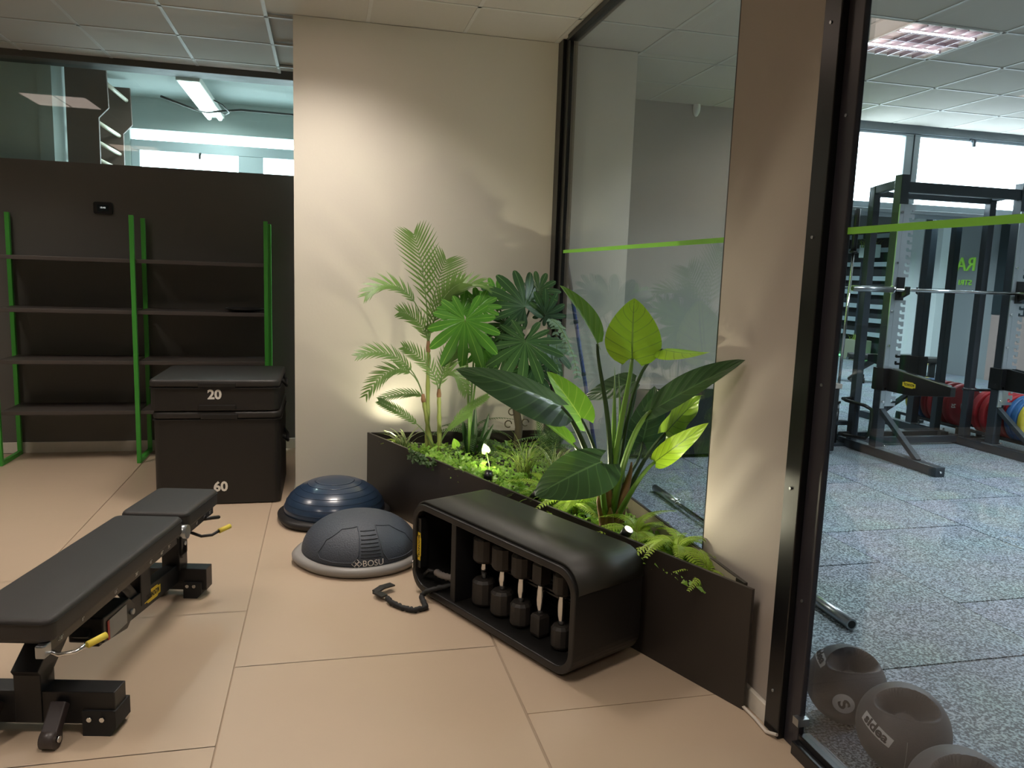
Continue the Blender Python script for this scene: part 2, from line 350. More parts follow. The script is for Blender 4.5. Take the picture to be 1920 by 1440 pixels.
# outside ground and far haze are only sky
# ---- ceiling: tiles in a metal grid
ce = struct('ceiling', MB().bb(-6, 9.6, -9.1, 1.32, 3.02, 3.12).bb(-6, BX0+.1, 1.3, 1.6, 3.02, 3.12), ctile)
cme = shared_tile('ceiling_tile', .6, .6, .012, ctile, .022)
gx = [-.65+.6*k for k in range(-9, 18)]; gy = [-.5+.6*k for k in range(-3, 4)]
lampcells = set()
for (lx, ly, _) in LAMPS+GYM_LAMPS: lampcells.add((round((lx-.3+.65)/.6), round((ly-.3+.5)/.6)))
for i, x in enumerate(gx[:-1]):
    for j, y in enumerate(gy):
        cx_, cy_ = x+.3, y+.3
        if (round((x+.65)/.6), round((y+.5)/.6)) in lampcells: continue
        if -6 > x or x > 9: continue
        yl = 1.55 if cx_ < BX0 else (0 if cx_ < BX1 else WALL_Y-.05)
        if y > yl-.02: continue
        if cx_ > BX0-.3 and cx_ < BX0 and y+.6 > 0.0: pass
        if y+.6 <= yl+.001: put(cme, 'ceiling_tile', (cx_, cy_, 3.008), ce)
        else: MB().bb(x+.011, x+.589, y+.011, yl-.002, 3.002, 3.014).build('ceiling_tile', ctile, ce)
g = MB()
for x in gx: g.bb(x-.011, x+.011, -2.3, 1.5 if x < BX0-.05 else (0 if x < BX1 else 1.26), 2.999, 3.013)
for y in gy:
    g.bb(-6, 0 if y < 0.01 else BX0, y-.011, y+.011, 2.999, 3.013)
    if y < 1.27: g.bb(.0 if y < 0.01 else BX1, 9.4, y-.011, y+.011, 2.999, 3.013)
g.build('ceiling_grid', cgrid, ce)
MB().bb(-6, 0, -9, -2.3, 3.0, 3.014).build('ceiling_plain', ctile, ce)
MB().bb(0, 9.5, -9, -2.3, 3.0, 3.014).build('ceiling_plain', ctile, ce)
# ---- glass partition on x = 0
struct('trim_corner_post', MB().bb(-.03, .05, -.105, -.0, 0, H).bb(-.012, .04, -.20, -.11, 0, H), blackf, bevel=.003)
st_ = struct('trim_partition_post', MB().bb(-.035, .012, -2.955, -2.872, 0, H), blackf, bevel=.003)
MB().bb(-.012, .009, -3.03, -2.956, 0, H).build('frame_profile', mat('grey_violet_frame', '2d2b31', .35), st_, bevel=.003)
for z in (2.63, 2.0, 1.2, .5):
    MB().cyl((-.012, -2.99, z), (-.016, -2.99, z), .005, 10).build('screw', steel, st_)
    MB().cyl((-.035, -2.91, z-.35), (-.039, -2.91, z-.35), .005, 10).build('screw', steel, st_)
struct('trim_partition_head', MB().bb(-.03, .05, -2.31, -.2, 2.965, H).bb(-.03, .05, -5.6, -3.03, 2.965, H), blackf, bevel=.003)
struct('trim_partition_sill', MB().bb(-.03, .05, -2.31, -.2, 0, .06).bb(-.035, .06, -5.6, -3.03, 0, .045).bb(-.012, .03, -5.6, -3.03, .045, .065), blackf, bevel=.003)
struct('trim_glass_edge', MB().bb(-.010, .02, -2.322, -2.31, .06, 2.965), blackf)
w4 = struct('window_4', MB().bb(.0, .008, -2.315, -.2, .06, 2.965), GL)
w5 = struct('window_5', MB().bb(.0, .008, -5.6, -3.03, .045, 2.965), GL)
MB().bb(-.002, 0, -2.315, -.12, 1.655, 1.675).build('green_tape', tapeg, w4)
MB().bb(-.002, 0, -5.6, -3.0, 1.655, 1.675).build('green_tape', tapeg, w5)
MB().bb(-.03, .01, -3.05, -3.02, .10, .125).build('clip', steel, w5)
# ------------------------------------------------------------------ ceiling lights
def lamp(x, y, pw, col, label, fins=False, grp='square ceiling lights'):
    t = empty('ceiling_light', (x, y, 3.0), 0, label, 'lamp')
    MB().bb(-.295, .295, -.295, -.28, -.004, .02).bb(-.295, .295, .28, .295, -.004, .02).bb(-.295, -.28, -.28, .28, -.004, .02).bb(.28, .295, -.28, .28, -.004, .02).build('frame', whitep, t)
    if fins:
        MB().bb(-.28, .28, -.28, .28, .012, .018).build('reflector', mat('lamp_reflector', 'd8ccd0', .25, .6, emit='ffeef0', estr=.35), t)
        f = MB()
        for k in range(1, 6): f.bb(-.28+k*.56/6-.003, -.28+k*.56/6+.003, -.28, .28, -.012, .012)
        for k in range(1, 4): f.bb(-.28, .28, -.28+k*.56/4-.003, -.28+k*.56/4+.003, -.011, .011)
        f.build('louvre', mat('louvre_metal', 'b7aab2', .3, .8, var=.2), t)
        for k in range(2): MB().cyl((-.26, -.14+k*.28, .0), (.26, -.14+k*.28, .0), .008, 8).build('tube', mat('tube_glow', 'ffffff', .5, emit='fff6f0', estr=5), t)
        area('lamp_glow', (0, 0, -.03), (0, 0, 0), .5, .5, pw, col, 2.4, parent=t)
    else:
        for k in (-1, 1): MB().bb(k*.145-.13, k*.145+.13, -.28, .28, .0, .006).build('diffuser', mat('warm_diffuser', 'ffffff', .5, emit='ffe2d4', estr=3), t)
        area('lamp_glow', (0, 0, -.02), (0, 0, 0), .56, .56, pw, col, 2.15, parent=t)
names = ['white square ceiling light nearest the cream wall', 'white square ceiling light above the green shelves', 'white square ceiling light on the left far from the shelves',
         'white square ceiling light over the camera', 'white square ceiling light at the rear of the room']
for (x, y, pw), n in zip(LAMPS, names): lamp(x, y, pw, LAMP_W, n)
names = ['square louvred ceiling light seen through the right-hand glass', 'square louvred ceiling light above the squat rack front', 'square louvred light in the middle of the gym ceiling',
         'square louvred light on the far right of the gym ceiling', 'square louvred light at the rear of the gym ceiling']
for (x, y, pw), n in zip(GYM_LAMPS, names): lamp(x, y, pw, COOL, n, fins=True)
# ================================================================== LEFT SIDE
# ---- shelving: three green ladder frames carrying four dark shelves per bay
sh = empty('shelving_unit', (0, 0, 0), 0, 'green metal frame shelving with black boards against the dark wall', 'shelf')
shm = mat('dark_shelf_board', '453f3b', .5)
def gframe(x, top=1.84):
    y0, y1 = 1.13, 1.50
    MB().bar((x, y0, 0), (x, y0, top), .03, .03).bar((x, y1, 0), (x, y1, top-.0), .03, .03).bar((x, y0+.016, .016), (x, y1-.016, .016), .03, .03).build('frame', green, sh, bevel=.002)
for x in (-3.80, -2.87, -1.94): gframe(x)
for a, b in ((-3.784, -2.886), (-2.854, -1.956)):
    for z in (.40, .775, 1.15, 1.525): MB().bb(a, b, 1.14, 1.52, z-.028, z).build('shelf', shm, sh, bevel=.002)
ds = empty('balance_disc', (-2.11, 1.30, 1.15), 0, 'flat black round cushion lying on the second shelf from the top', 'disc')
MB().lathe([(.0, 0), (.06, .0), (.13, .012), (.15, .022), (.15, .026), (.12, .03), (0, .034)], 36).build('cushion', rubberb, ds)
MB().lathe([(.145, .02), (.153, .022), (.153, .026), (.145, .028)], 36).build('rim', blkglossy, ds)
th = empty('thermostat', (-3.155, 1.55, 1.905), 0, 'small black room thermostat mounted high on the dark wall', 'thermostat')
MB().prism(rrect(-.068, .068, -.045, .045, .016), 0, -.022, 1).build('housing', blackf, th, bevel=.004)
MB().prism(rrect(-.040, .040, -.024, .024, .006), -.022, -.0235, 1).build('screen', mat('lcd_screen', '222a2e', .2), th)
text('reading', '18:40', .018, mat('lcd_digits', 'dfe8ea', .5, emit='dfe8ea', estr=.6), th, basis((0, -.0245, .002), (1, 0, 0), (0, 0, 1)))
# ---- foam plyo boxes
def plyo(name, x0, x1, y0, y1, z0, z1, label, num, nx, nz, skirt_top=True):
    t = empty(name, ((x0+x1)/2, (y0+y1)/2, z0), 0, label, 'plyo box', 'stacked soft jump boxes')
    hx, hy, h = (x1-x0)/2, (y1-y0)/2, z1-z0
    mv = mat('box_vinyl', '1f1c1a', .5, bump=.15, bscale=300)
    MB().prism(rrect(-hx, hx, -hy, hy, .045), .004, h-.052).build('body', mv, t, bevel=.008)
    MB().prism(rrect(-hx-.004, hx+.004, -hy-.004, hy+.004, .048), h-.050, h).build('lid', mat('box_lid_vinyl', '2a2725', .48, bump=.15, bscale=300), t, bevel=.016, seg=3)
    MB().prism(rrect(-hx-.007, hx+.007, -hy-.007, hy+.007, .05), h-.058, h-.050).build('zip_seam', seam, t)
    MB().bb(-.10, .12, -hy-.010, -hy-.003, h-.048, h-.018).build('velcro_flap', seam, t, bevel=.003)
    if num == '20': MB().bb(-.10, .12, -hy-.008, -hy+.002, .012, .042).build('velcro_flap', seam, t, bevel=.003)
    MB().tube([(hx-.002, -.12, h*.55+.06), (hx+.022, -.10, h*.55+.03), (hx+.028, 0, h*.55), (hx+.022, .10, h*.55+.03), (hx-.002, .12, h*.55+.06)], .010, 8).build('side_handle', seam, t)
    text('number', num, .082 if num == '20' else .085, white, t, basis((nx-(x0+x1)/2, -hy-.0012, nz), (1, 0, 0), (0, 0, 1)), bold=True, depth=.0008)
    return t
plyo('plyo_box', -2.53, -1.78, -.03, .70, 0, .60, 'large black foam jump box numbered 60 standing on the floor', '60', -2.145, .115)
plyo('plyo_box', -2.545, -1.785, -.035, .70, .60, .80, 'low black foam jump box numbered 20 on top of the larger one', '20', -2.17, .105)
# ---- wall bars and tube light behind the upper glazing
wb = empty('wall_bars', (-3.50, 1.95, 0), 0, 'brown wooden wall bars behind the glass above the dark wall', 'wall bars')
wood_b = mat('brown_board', '64524a', .6); rungm = mat('pale_rung', 'cfc8b4', .45)
def cheek(y, s=1.0):
    P = [(0, 1.6), (.0, 3.04), (.30, 3.04), (.31, 2.72), (.235, 2.64), (.235, 1.6)]
    MB().prism([(p[0], p[1]) for p in P], y, y+.03, 1).build('cheek', wood_b, wb, bevel=.003)
cheek(.0); cheek(.78)
for z, x in ((2.93, .27), (2.62, .2), (2.46, .2), (2.32, .2), (2.16, .2)): MB().cyl((x, .03, z), (x, .78, z), .017, 10).build('rung', rungm, wb)
MB().bb(.0, .012, .0, .81, 1.6, 2.2).build('back_board', wood_b, wb)
tl = empty('tube_light', (-2.56, 2.42, 2.985), math.radians(0), 'long white twin fluorescent tube light behind the upper glazing', 'lamp')
MB().bb(-.09, .09, -.68, .88, -.05, 0).build('housing', whitep, tl, bevel=.006)
for k in (-1, 1): MB().cyl((k*.05, -.66, -.055), (k*.05, .86, -.055), .022, 12).build('tube', mat('tube_bright', 'ffffff', .5, emit='f2ffff', estr=6), tl)
area('lamp_glow', (0, .02, -.09), (0, 0, 0), .12, 1.2, 22, (.88, 1, .98), parent=tl)
MB().tube([(.09, .1, -.03), (.16, .12, -.06), (.2, .3, -.09), (.14, .55, -.07), (.09, .6, -.04)], .006, 6).tube([(-.35, .12, -.03), (-.09, .30, -.09), (.0, .32, -.10), (.3, .30, -.06), (.85, .45, -.04)], .010, 6).build('cable', blkglossy, tl)
# ================================================================== BENCH
bn = empty('weight_bench', (-2.17, -1.42, 0), math.radians(-12), 'black adjustable weight bench with yellow-tipped levers on the beige floor', 'bench')
def pad(y0, y1, z0=.375, z1=.45, hw=.142):
    o = MB().prism(rrect(-hw, hw, y0, y1, .035), z0, z1).build('pad', vinyl, bn, bevel=.014, seg=3)
    MB().prism(rrect(-hw-.002, hw+.002, y0-.002, y1+.002, .036), z1-.018, z1-.014).build('piping', seam, o)
    return o
pad(-.205, .185); lp = pad(-1.23, -.235)
MB().bb(-.118, .118, -1.2, -.27, .362, .376).bb(-.09, .09, -.18, .16, .362, .376).build('pad_board', black, bn)
MB().bb(-.14, .155, -.035, .035, .035, .135).build('foot_beam', black, bn, bevel=.003)
MB().bb(-.28, .25, -1.09, -1.015, .035, .145).build('foot_beam', black, bn, bevel=.003)
f2 = MB().bb(-.04, .04, -.045, .045, .13, .37)
f2.bar((0, -.02, .11), (0, -.74, .16), .055, .085).bar((0, -.70, .15), (0, -.80, .22), .06, .07)
f2.build('main_beam', black, bn, bevel=.003)
MB().bar((-.02, -1.055, .04), (-.02, -1.055, .21), .085, .08).bar((-.02, -1.085, .185), (-.02, -.84, .36), .085, .08).bb(-.06, .06, -.86, -.55, .345, .365).build('front_post', black, bn, bevel=.003)
MB().bar((.0, -.36, .12), (.0, -.36, .365), .06, .09).bar((0, -.40, .14), (0, -.62, .36), .035, .05).build('support_strut', black, bn, bevel=.003)
MB().prism([(-.80, .16), (-.62, .13), (-.56, .17), (-.56, .21), (-.60, .245), (-.80, .255)], -.05, .075, 0).build('pivot_block', blkglossy, bn, bevel=.006)
MB().bb(.076, .078, -.76, -.63, .158, .232).build('warning_sticker', mat('grey_sticker', '8b8782', .5), bn)
MB().bb(.0765, .0785, -.775, -.762, .160, .232).build('sticker_edge', mat('red_print', 'a2332a', .5), bn)
MB().cyl((.07, -.59, .185), (.085, -.59, .185), .011, 12).build('bolt', steel, bn)
sc = mat('scale_plate', '4a4742', .35, .6)
MB().bb(.120, .124, -1.21, -.27, .340, .372).build('scale_plate', sc, bn)
MB().bb(.120, .124, -.16, .15, .340, .372).build('scale_plate', sc, bn)
for y, tx in ((-1.15, '-10'), (-1.02, '0'), (-.80, '15'), (-.64, '30'), (-.52, '45'), (-.42, '60'), (-.35, '75'), (-.05, '0'), (.04, '15'), (.11, '25')):
    text('scale_number', tx+'°', .018, white, bn, basis((.125, y, .356), (0, 1, 0), (0, 0, 1)), depth=.0004)
def lever(y, z, s=1):
    MB().tube([(.10, y, z), (.15, y-.01, z-.012), (.19, y+.01*s, z-.012), (.215, y+.04*s, z-.0)], .007, 8).build('lever', chrome if s > 0 and y < -1 else black, bn)
    MB().tube([(.212, y+.035*s, z-.002), (.245, y+.085*s, z+.006)], .011, 10).build('lever_grip', mat('yellow_grip', 'e0cc4a', .45), bn)
lever(-1.2, .345); lever(-.06, .315)
MB().tube([(.10, .03, .345), (.15, .05, .348), (.17, .09, .34), (.14, .11, .33)], .009, 8).build('cable_loop', blkglossy, bn)
MB().bb(.10, .128, -1.245, -1.205, .335, .375).build('end_cap', steel, bn, bevel=.004)
MB().cyl((.10, -.22, .375), (.150, -.22, .375), .03, 20).build('hinge_disc', steel, bn)
MB().bb(.125, .134, -.25, -.19, .28, .36).cyl((.12, -.22, .29), (.134, -.22, .29), .03, 16).build('hinge_plate', blkglossy, bn)
MB().cyl((.134, -.22, .325), (.14, -.22, .325), .009, 10).build('bolt', chrome, bn)
# rear feet pads, wheel, bolts
for x0, x1, y0, y1 in ((.055, .135, -.05, .05), (-.12, -.05, -.05, .05)): MB().prism([(x0, .035), (x0, 0), (x1-.02, 0), (x1, .02), (x1, .075), (x0, .075)], y0, y1, 1).build('foot_pad', rubberb, bn)
MB().prism([(.15, .035), (.15, 0), (.235, 0), (.255, .025), (.255, .085), (.15, .085)], -1.10, -1.0, 1).build('foot_pad', rubberb, bn); MB().prism([(-.26, .035), (-.26, 0), (-.16, 0), (-.16, .085), (-.26, .085)], -1.10, -1.0, 1).build('foot_pad', rubberb, bn)
for x, y, z in ((.175, -1.103, .06), (.215, -1.103, .06), (.075, -.052, .06), (.105, -.052, .06), (-.05, -.052, .09)): MB().cyl((x, y, z), (x, y-.006, z), .008, 10).build('bolt', chrome, bn)
for sx in (.085, -.12):
    wh = MB().cyl((sx-.022, -1.165, .030), (sx+.022, -1.165, .030), .030, 24).build('wheel', mat('grey_wheel', '3d3634', .4), bn)
    MB().bar((sx, -1.10, .115), (sx, -1.165, .04), .05, .035).build('wheel_bracket', mat('wheel_bracket_grey', '352e2e', .45), wh, bevel=.005)
    MB().cyl((sx+.022, -1.165, .03), (sx+.03, -1.165, .03), .010, 12).build('wheel_bolt', chrome, wh)
def badge(parent, M4, L=.15, h=.032, col=None):
    P = [(-L/2, -h/2), (-L*.36, -h/2), (-L*.30, -h*.72), (L*.30, -h*.72), (L*.36, -h/2), (L/2, -h/2), (L/2, h/2), (L*.36, h/2), (L*.30, h*.72), (-L*.30, h*.72), (-L*.36, h/2), (-L/2, h/2)]
    mb = MB().prism(P, 0, .001); mb.v = [tuple(M4 @ Vector(v)) for v in mb.v]
    o = mb.build('badge', yell, parent); text('badge_lettering', 'TECHNOGYM', h*.86, ink, o, M4 @ Matrix.Translation((0, 0, .0012)), bold=True, sx=L/(h*6.6), depth=.0003)
    return o
badge(bn, basis((.0285, -.30, .130), (0, 1, -.07), (0, .07, 1)), .15, .035)
MB().prism([(0, 0), (.02, 0), (.01, .018)], 0, .0005).build('warning_triangle', yell, bn).matrix_local = basis((-.03, -.93, .3535), (1, 0, 0), (0, .9, .45))
# ================================================================== BOSU TRAINERS
def bosu(loc, label, plat, dome, kind, rz):
    t = empty('balance_trainer', loc, rz, label, 'balance ball')
    fz = .012 if kind == 'old' else 0
    def sq(v, a):
        k = 1+.045*max(0, math.cos(2*a))**6; return Vector((v.x*k, v.y*k, v.z))
    MB().lathe([(.20, .004), (.325, .008), (.335, .022), (.337, .040), (.318, .052), (.30, .054)], 72, f=sq).build('platform', plat, t)
    R_ = .302; hh = .19
    prof = [(R_*math.cos(a)**.9 if a < PI/2 else 0, .05+hh*math.sin(a)) for a in [k*PI/2/18 for k in range(19)]]
    prof[-1] = (0, prof[-1][1])
    d = MB().lathe(prof, 72).build('dome', dome, t)
    def onS(x, z, off=.001):                       # a point of the dome seen from the front: x sideways, z the height
        s = (z-.05)/hh; s = min(.999, max(0, s)); r = R_*math.sqrt(1-s*s)**.9+off
        x = max(-r*.99, min(r*.99, x)); return Vector((x, -math.sqrt(max(0, r*r-x*x)), z+off*.5))
    rg = MB()
    if kind == 'old':
        for z in (.085, .115, .145, .172, .196, .215, .228):
            s = (z-.05)/hh; r = R_*math.sqrt(max(0, 1-s*s))**.9
            rg.lathe([(r-.001, z-.0022), (r+.0022, z), (r-.0035, z+.0022)], 72)
        rg.build('ridge', dome, t)
        tag(t.children[-1] if t.children else d)
    else:
        for k in range(8):
            z = .098+k*.0148; w_ = .052-.0022*k
            pts = [onS(x_, z, .0015) for x_ in [(-w_+2*w_*i/6) for i in range(7)]]
            mb = MB().tube(pts, .0022, 6); mb.build('slot', mat('slot_dark', '1a2028', .6), t)
        for s in (-1, 1):
            q = [(.045, .215), (.048, .18), (.055, .14), (.062, .11), (.085, .075), (.18, .072), (.235, .078), (.245, .10), (.20, .16), (.12, .205), (.045, .215)]
            P = []
            for i in range(len(q)-1):
                for j in range(5):
                    a = j/5; P.append(onS(s*(q[i][0]*(1-a)+q[i+1][0]*a), q[i][1]*(1-a)+q[i+1][1]*a, .001))
            MB().tube(P+[P[0]], .0028, 6).build('panel_rim', dome, t)
        MB().lathe([(.09, .228), (.093, .2305), (.085, .234), (0, .2415)], 48).build('cap', dome, t)
        def wp(co): return onS(co.x+.008, .070+co.y, .0015+co.z)
        text('lettering', 'BOSU', .042, white, t, None, warp=wp, depth=.0005)
        lg = MB()
        for dx, dz in ((-.013, 0), (.013, 0), (0, .013), (0, -.013)):
            P = [onS(-.072+dx+.011*math.cos(a), .070+dz+.011*math.sin(a), .0018) for a in (0, PI/2, PI, 3*PI/2)]
            lg.tube(P+[P[0]], .0014, 4)
        lg.build('logo', white, t)
        MB().bb(-.345, -.30, -.03, .03, .018, .036).build('hand_slot', mat('slot_grey', '3d3d40', .7), t)
    return t
domeb = mat('blue_grey_rubber', '3c424c', .55, bump=.6, bscale=140, var=.1)
domes = mat('glossy_blue_rubber', '26384f', .28, coat=.2, var=.15, scale=6)
bosu((-1.32, -1.06, 0), 'blue-grey textured half-ball trainer lettered BOSU on a grey platform', mat('grey_platform', '8c8884', .45), domeb, 'new', math.radians(8))
bosu((-1.445, -.365, 0), 'shiny navy blue half-ball trainer on a black platform by the planter', mat('black_platform', '1d1b1b', .5), domes, 'old', math.radians(40))
# ================================================================== CUBBY WITH DUMBBELLS
cdir = Vector((.48, -.98, 0)).normalized(); crz = math.atan2(cdir.y, cdir.x)     # local x runs along the front, local y to the back
cb = empty('storage_unit', (-1.10, -1.535, 0), crz, 'black rounded storage unit with an open front holding chrome dumbbells', 'storage unit')
LN, DP, HT = 1.10, .37, .44
oy = rrect(0, LN, .018, HT, .095, 8); iy = rrect(.028, LN-.028, .05, HT-.03, .07, 8)
n = len(oy); mb = MB(); vs = []
for P, ys in ((oy, (0, DP)), (iy, (0, DP-.02))):
    for y in ys: vs += [(p[0], y, p[1]) for p in P]
fs = []
for i in range(n):
    j = (i+1) % n
    fs += [(i, j, n+j, n+i), (2*n+i, 3*n+i, 3*n+j, 2*n+j), (i, 2*n+i, 2*n+j, j)]
fs += [tuple(n+i for i in range(n)), tuple(3*n+i for i in range(n))]
mb.add(vs, fs); mb.build('shell', mat('cubby_black', '191817', .42, bump=.1, bscale=500), cb, bevel=.005, seg=2)
# padded top mat that wraps over the ends
top = [p for p in rrect(-.004, LN+.004, -.4, HT+.014, .10, 8)]
tp = [p for p in top if p[1] > HT-.125]; inn = [p for p in rrect(.0, LN, -.4, HT+.002, .096, 8) if p[1] > HT-.125]
tp = sorted(tp, key=lambda p: -math.atan2(p[1]-.1, p[0]-LN/2)); inn = sorted(inn, key=lambda p: -math.atan2(p[1]-.1, p[0]-LN/2))
nn = min(len(tp), len(inn)); mb = MB()
vs = [(p[0], y, p[1]) for y in (.016, DP+.002) for p in tp[:nn]]+[(p[0], y, p[1]) for y in (.016, DP+.002) for p in inn[:nn]]
fs = []
for i in range(nn-1): fs += [(i, i+1, nn+i+1, nn+i), (2*nn+i, 3*nn+i, 3*nn+i+1, 2*nn+i+1), (i, 2*nn+i, 2*nn+i+1, i+1), (nn+i, nn+i+1, 3*nn+i+1, 3*nn+i)]
fs += [(0, nn, 3*nn, 2*nn), (nn-1, 3*nn-1, 4*nn-1, 2*nn-1)]
mb.add(vs, fs); mb.build('top_mat', mat('cubby_mat', '25251f', .5, bump=.1, bscale=400), cb, smooth=True)
MB().bb(.30, .335, .012, DP-.03, .05, HT-.03).build('divider', black, cb, bevel=.003)
MB().bb(.03, .055, .012, .05, .12, .36).build('end_panel', blkglossy, cb)
for x in (.11, LN-.12):
    for y in (.06, DP-.08): MB().prism(rrect(x-.03, x+.03, y-.022, y+.022, .01), 0, .035).build('foot', rubberb, cb)
MB().bb(.34, LN-.035, .12, .15, .255, .262).bb(.34, LN-.035, .205, .235, .255, .262).bb(.34, LN-.035, .12, .235, .24, .247).build('dumbbell_rail', black, cb)
for k in range(5): MB().tube([(.395+k*.125+.03*math.cos(a), .16+.03*math.sin(a), .262) for a in [PI*1.05*i/10 for i in range(-1, 12)]], .004, 6).build('cradle', steel, cb)
badge(cb, basis((.045, .0105, .225), (0, 0, 1), (-1, 0, 0)), .135, .022).location = (0, -.0, 0)
MB().tube([(.014, -.003, .11), (.014, -.003, .15)], .004, 6).build('clip', chrome, cb)
cbm = Matrix.Translation(cb.location) @ Matrix.Rotation(crz, 4, 'Z')
dbm = mat('dumbbell_rubber', '2b2723', .55, bump=.2, bscale=300)
def dumbbell(x, r, hh, label, square=False):
    p = cbm @ Vector((x, .105, .058)); t = empty('dumbbell', p, crz, label, 'dumbbell', 'dumbbells standing in the storage unit')
    n_ = 4 if square else 12; L = .31
    for z0 in (0, L-hh):
        MB().lathe([(r*.80, z0), (r, z0+.012), (r, z0+hh-.012), (r*.80, z0+hh)], n_, R=Matrix.Rotation(PI/n_, 3, 'Z')).build('head', dbm, t, smooth=False)
    z1, z2 = hh, L-hh
    MB().lathe([(.012, z1), (.0125, z1+.02), (.017, z1+.04), (.0175, (z1+z2)/2), (.016, z2-.03), (.013, z2-.01), (.013, z2)], 16).build('handle', chrome, t)
dumbbell(.425, .052, .115, 'largest dumbbell, beside the divider of the black storage unit')
dumbbell(.555, .050, .108, 'second dumbbell from the divider in the black storage unit')
dumbbell(.680, .046, .100, 'middle dumbbell of the five in the black storage unit')
dumbbell(.800, .038, .092, 'slim square-headed dumbbell, fourth from the divider', True)
dumbbell(.925, .040, .092, 'dumbbell at the right end of the black storage unit')
# resistance tube spilling out of the left bay
def cw(x, y, z): return cbm @ Vector((x, y, z))
rb = empty('resistance_band', cw(.1, .05, .055), 0, 'black resistance strap spilling from the storage unit onto the floor', 'exercise band')
def ws(mb): 
    o = rb.location; mb.v = [tuple(Vector(v)-o) for v in mb.v]; return mb
P = [cw(.26, .10, .095), cw(.21, .03, .075), cw(.16, -.015, .05), cw(.13, -.03, .018), Vector((-1.06, -1.78, .014)), Vector((-1.12, -1.80, .014)), Vector((-1.17, -1.76, .014)), Vector((-1.215, -1.70, .018)), Vector((-1.225, -1.66, .02))]
Q = []
for i in range(len(P)-1):
    for j in range(6): Q.append(P[i].lerp(P[i+1], j/6)+Vector((0, 0, .002*math.sin(j*2.1))))
ws(MB().tube(Q, [.010+.004*(i % 2) for i in range(len(Q))], 8)).build('ruffled_sleeve', rubberb, rb)
a, b = Vector((-1.235, -1.65, .022)), Vector((-1.275, -1.60, .026))
ws(MB().bar(a, b, .035, .008).bar(b, Vector((-1.235, -1.555, .03)), .035, .008).bar(Vector((-1.19, -1.53, .028)), Vector((-1.245, -1.565, .03)), .04, .006)).build('end_loop', black, rb)
gb = empty('grey_cord', cw(.1, .09, .12), 0, 'grey ruffled elastic cord lying inside the storage unit', 'cord')
P = [cw(.13, .05, .118), cw(.17, .05, .115), cw(.22, .06, .118), cw(.26, .07, .125), cw(.285, .09, .150), cw(.295, .10, .175)]; Q = []
for i in range(len(P)-1):
    for j in range(4): Q.append(P[i].lerp(P[i+1], j/4)-gb.location)
MB().tube(Q, [.013+.004*(i % 2) for i in range(len(Q))], 10).build('cord', mat('grey_fabric', '77706b', .8), gb)
MB().tube([Q[0], Q[0]-Vector((.03, -.02, -.002)), Q[0]-Vector((.045, -.05, .03))], .009, 8).build('clip', blkglossy, gb)
hg = empty('handle_grip', cw(.20, .14, .05), crz, 'black foam handle standing in the left bay of the storage unit', 'handle')
MB().cyl((0, 0, .06), (0, 0, .20), .016, 14).build('foam_grip', blkglossy, hg); MB().tube([(0, 0, .2), (.04, 0, .26), (.07, 0, .30)], .004, 6).tube([(0, 0, .06), (.02, 0, 0)], .004, 6).build('strap', seam, hg)
hg2 = empty('handle_grip', cw(.235, .18, .05), crz, 'second black handle hanging behind the first in the left bay', 'handle')
MB().cyl((0, 0, .17), (0, 0, .29), .016, 14).build('foam_grip', blkglossy, hg2); MB().tube([(0, 0, .29), (.0, .02, .33)], .004, 6).tube([(0, 0, .17), (.01, 0, 0)], .004, 6).build('strap', seam, hg2)
# white cable on the floor by the pillar
cbk = MB().tube([(-.04, -2.70, .02), (-.055, -2.76, .012), (-.05, -2.84, .008), (-.055, -2.92, .008), (-.04, -2.96, .02)], .006, 8).build('power_cable', mat('white_cable', 'c9bfb4', .5), None)
tag(cbk, 'short white cable running along the floor from planter to black post', 'cable')
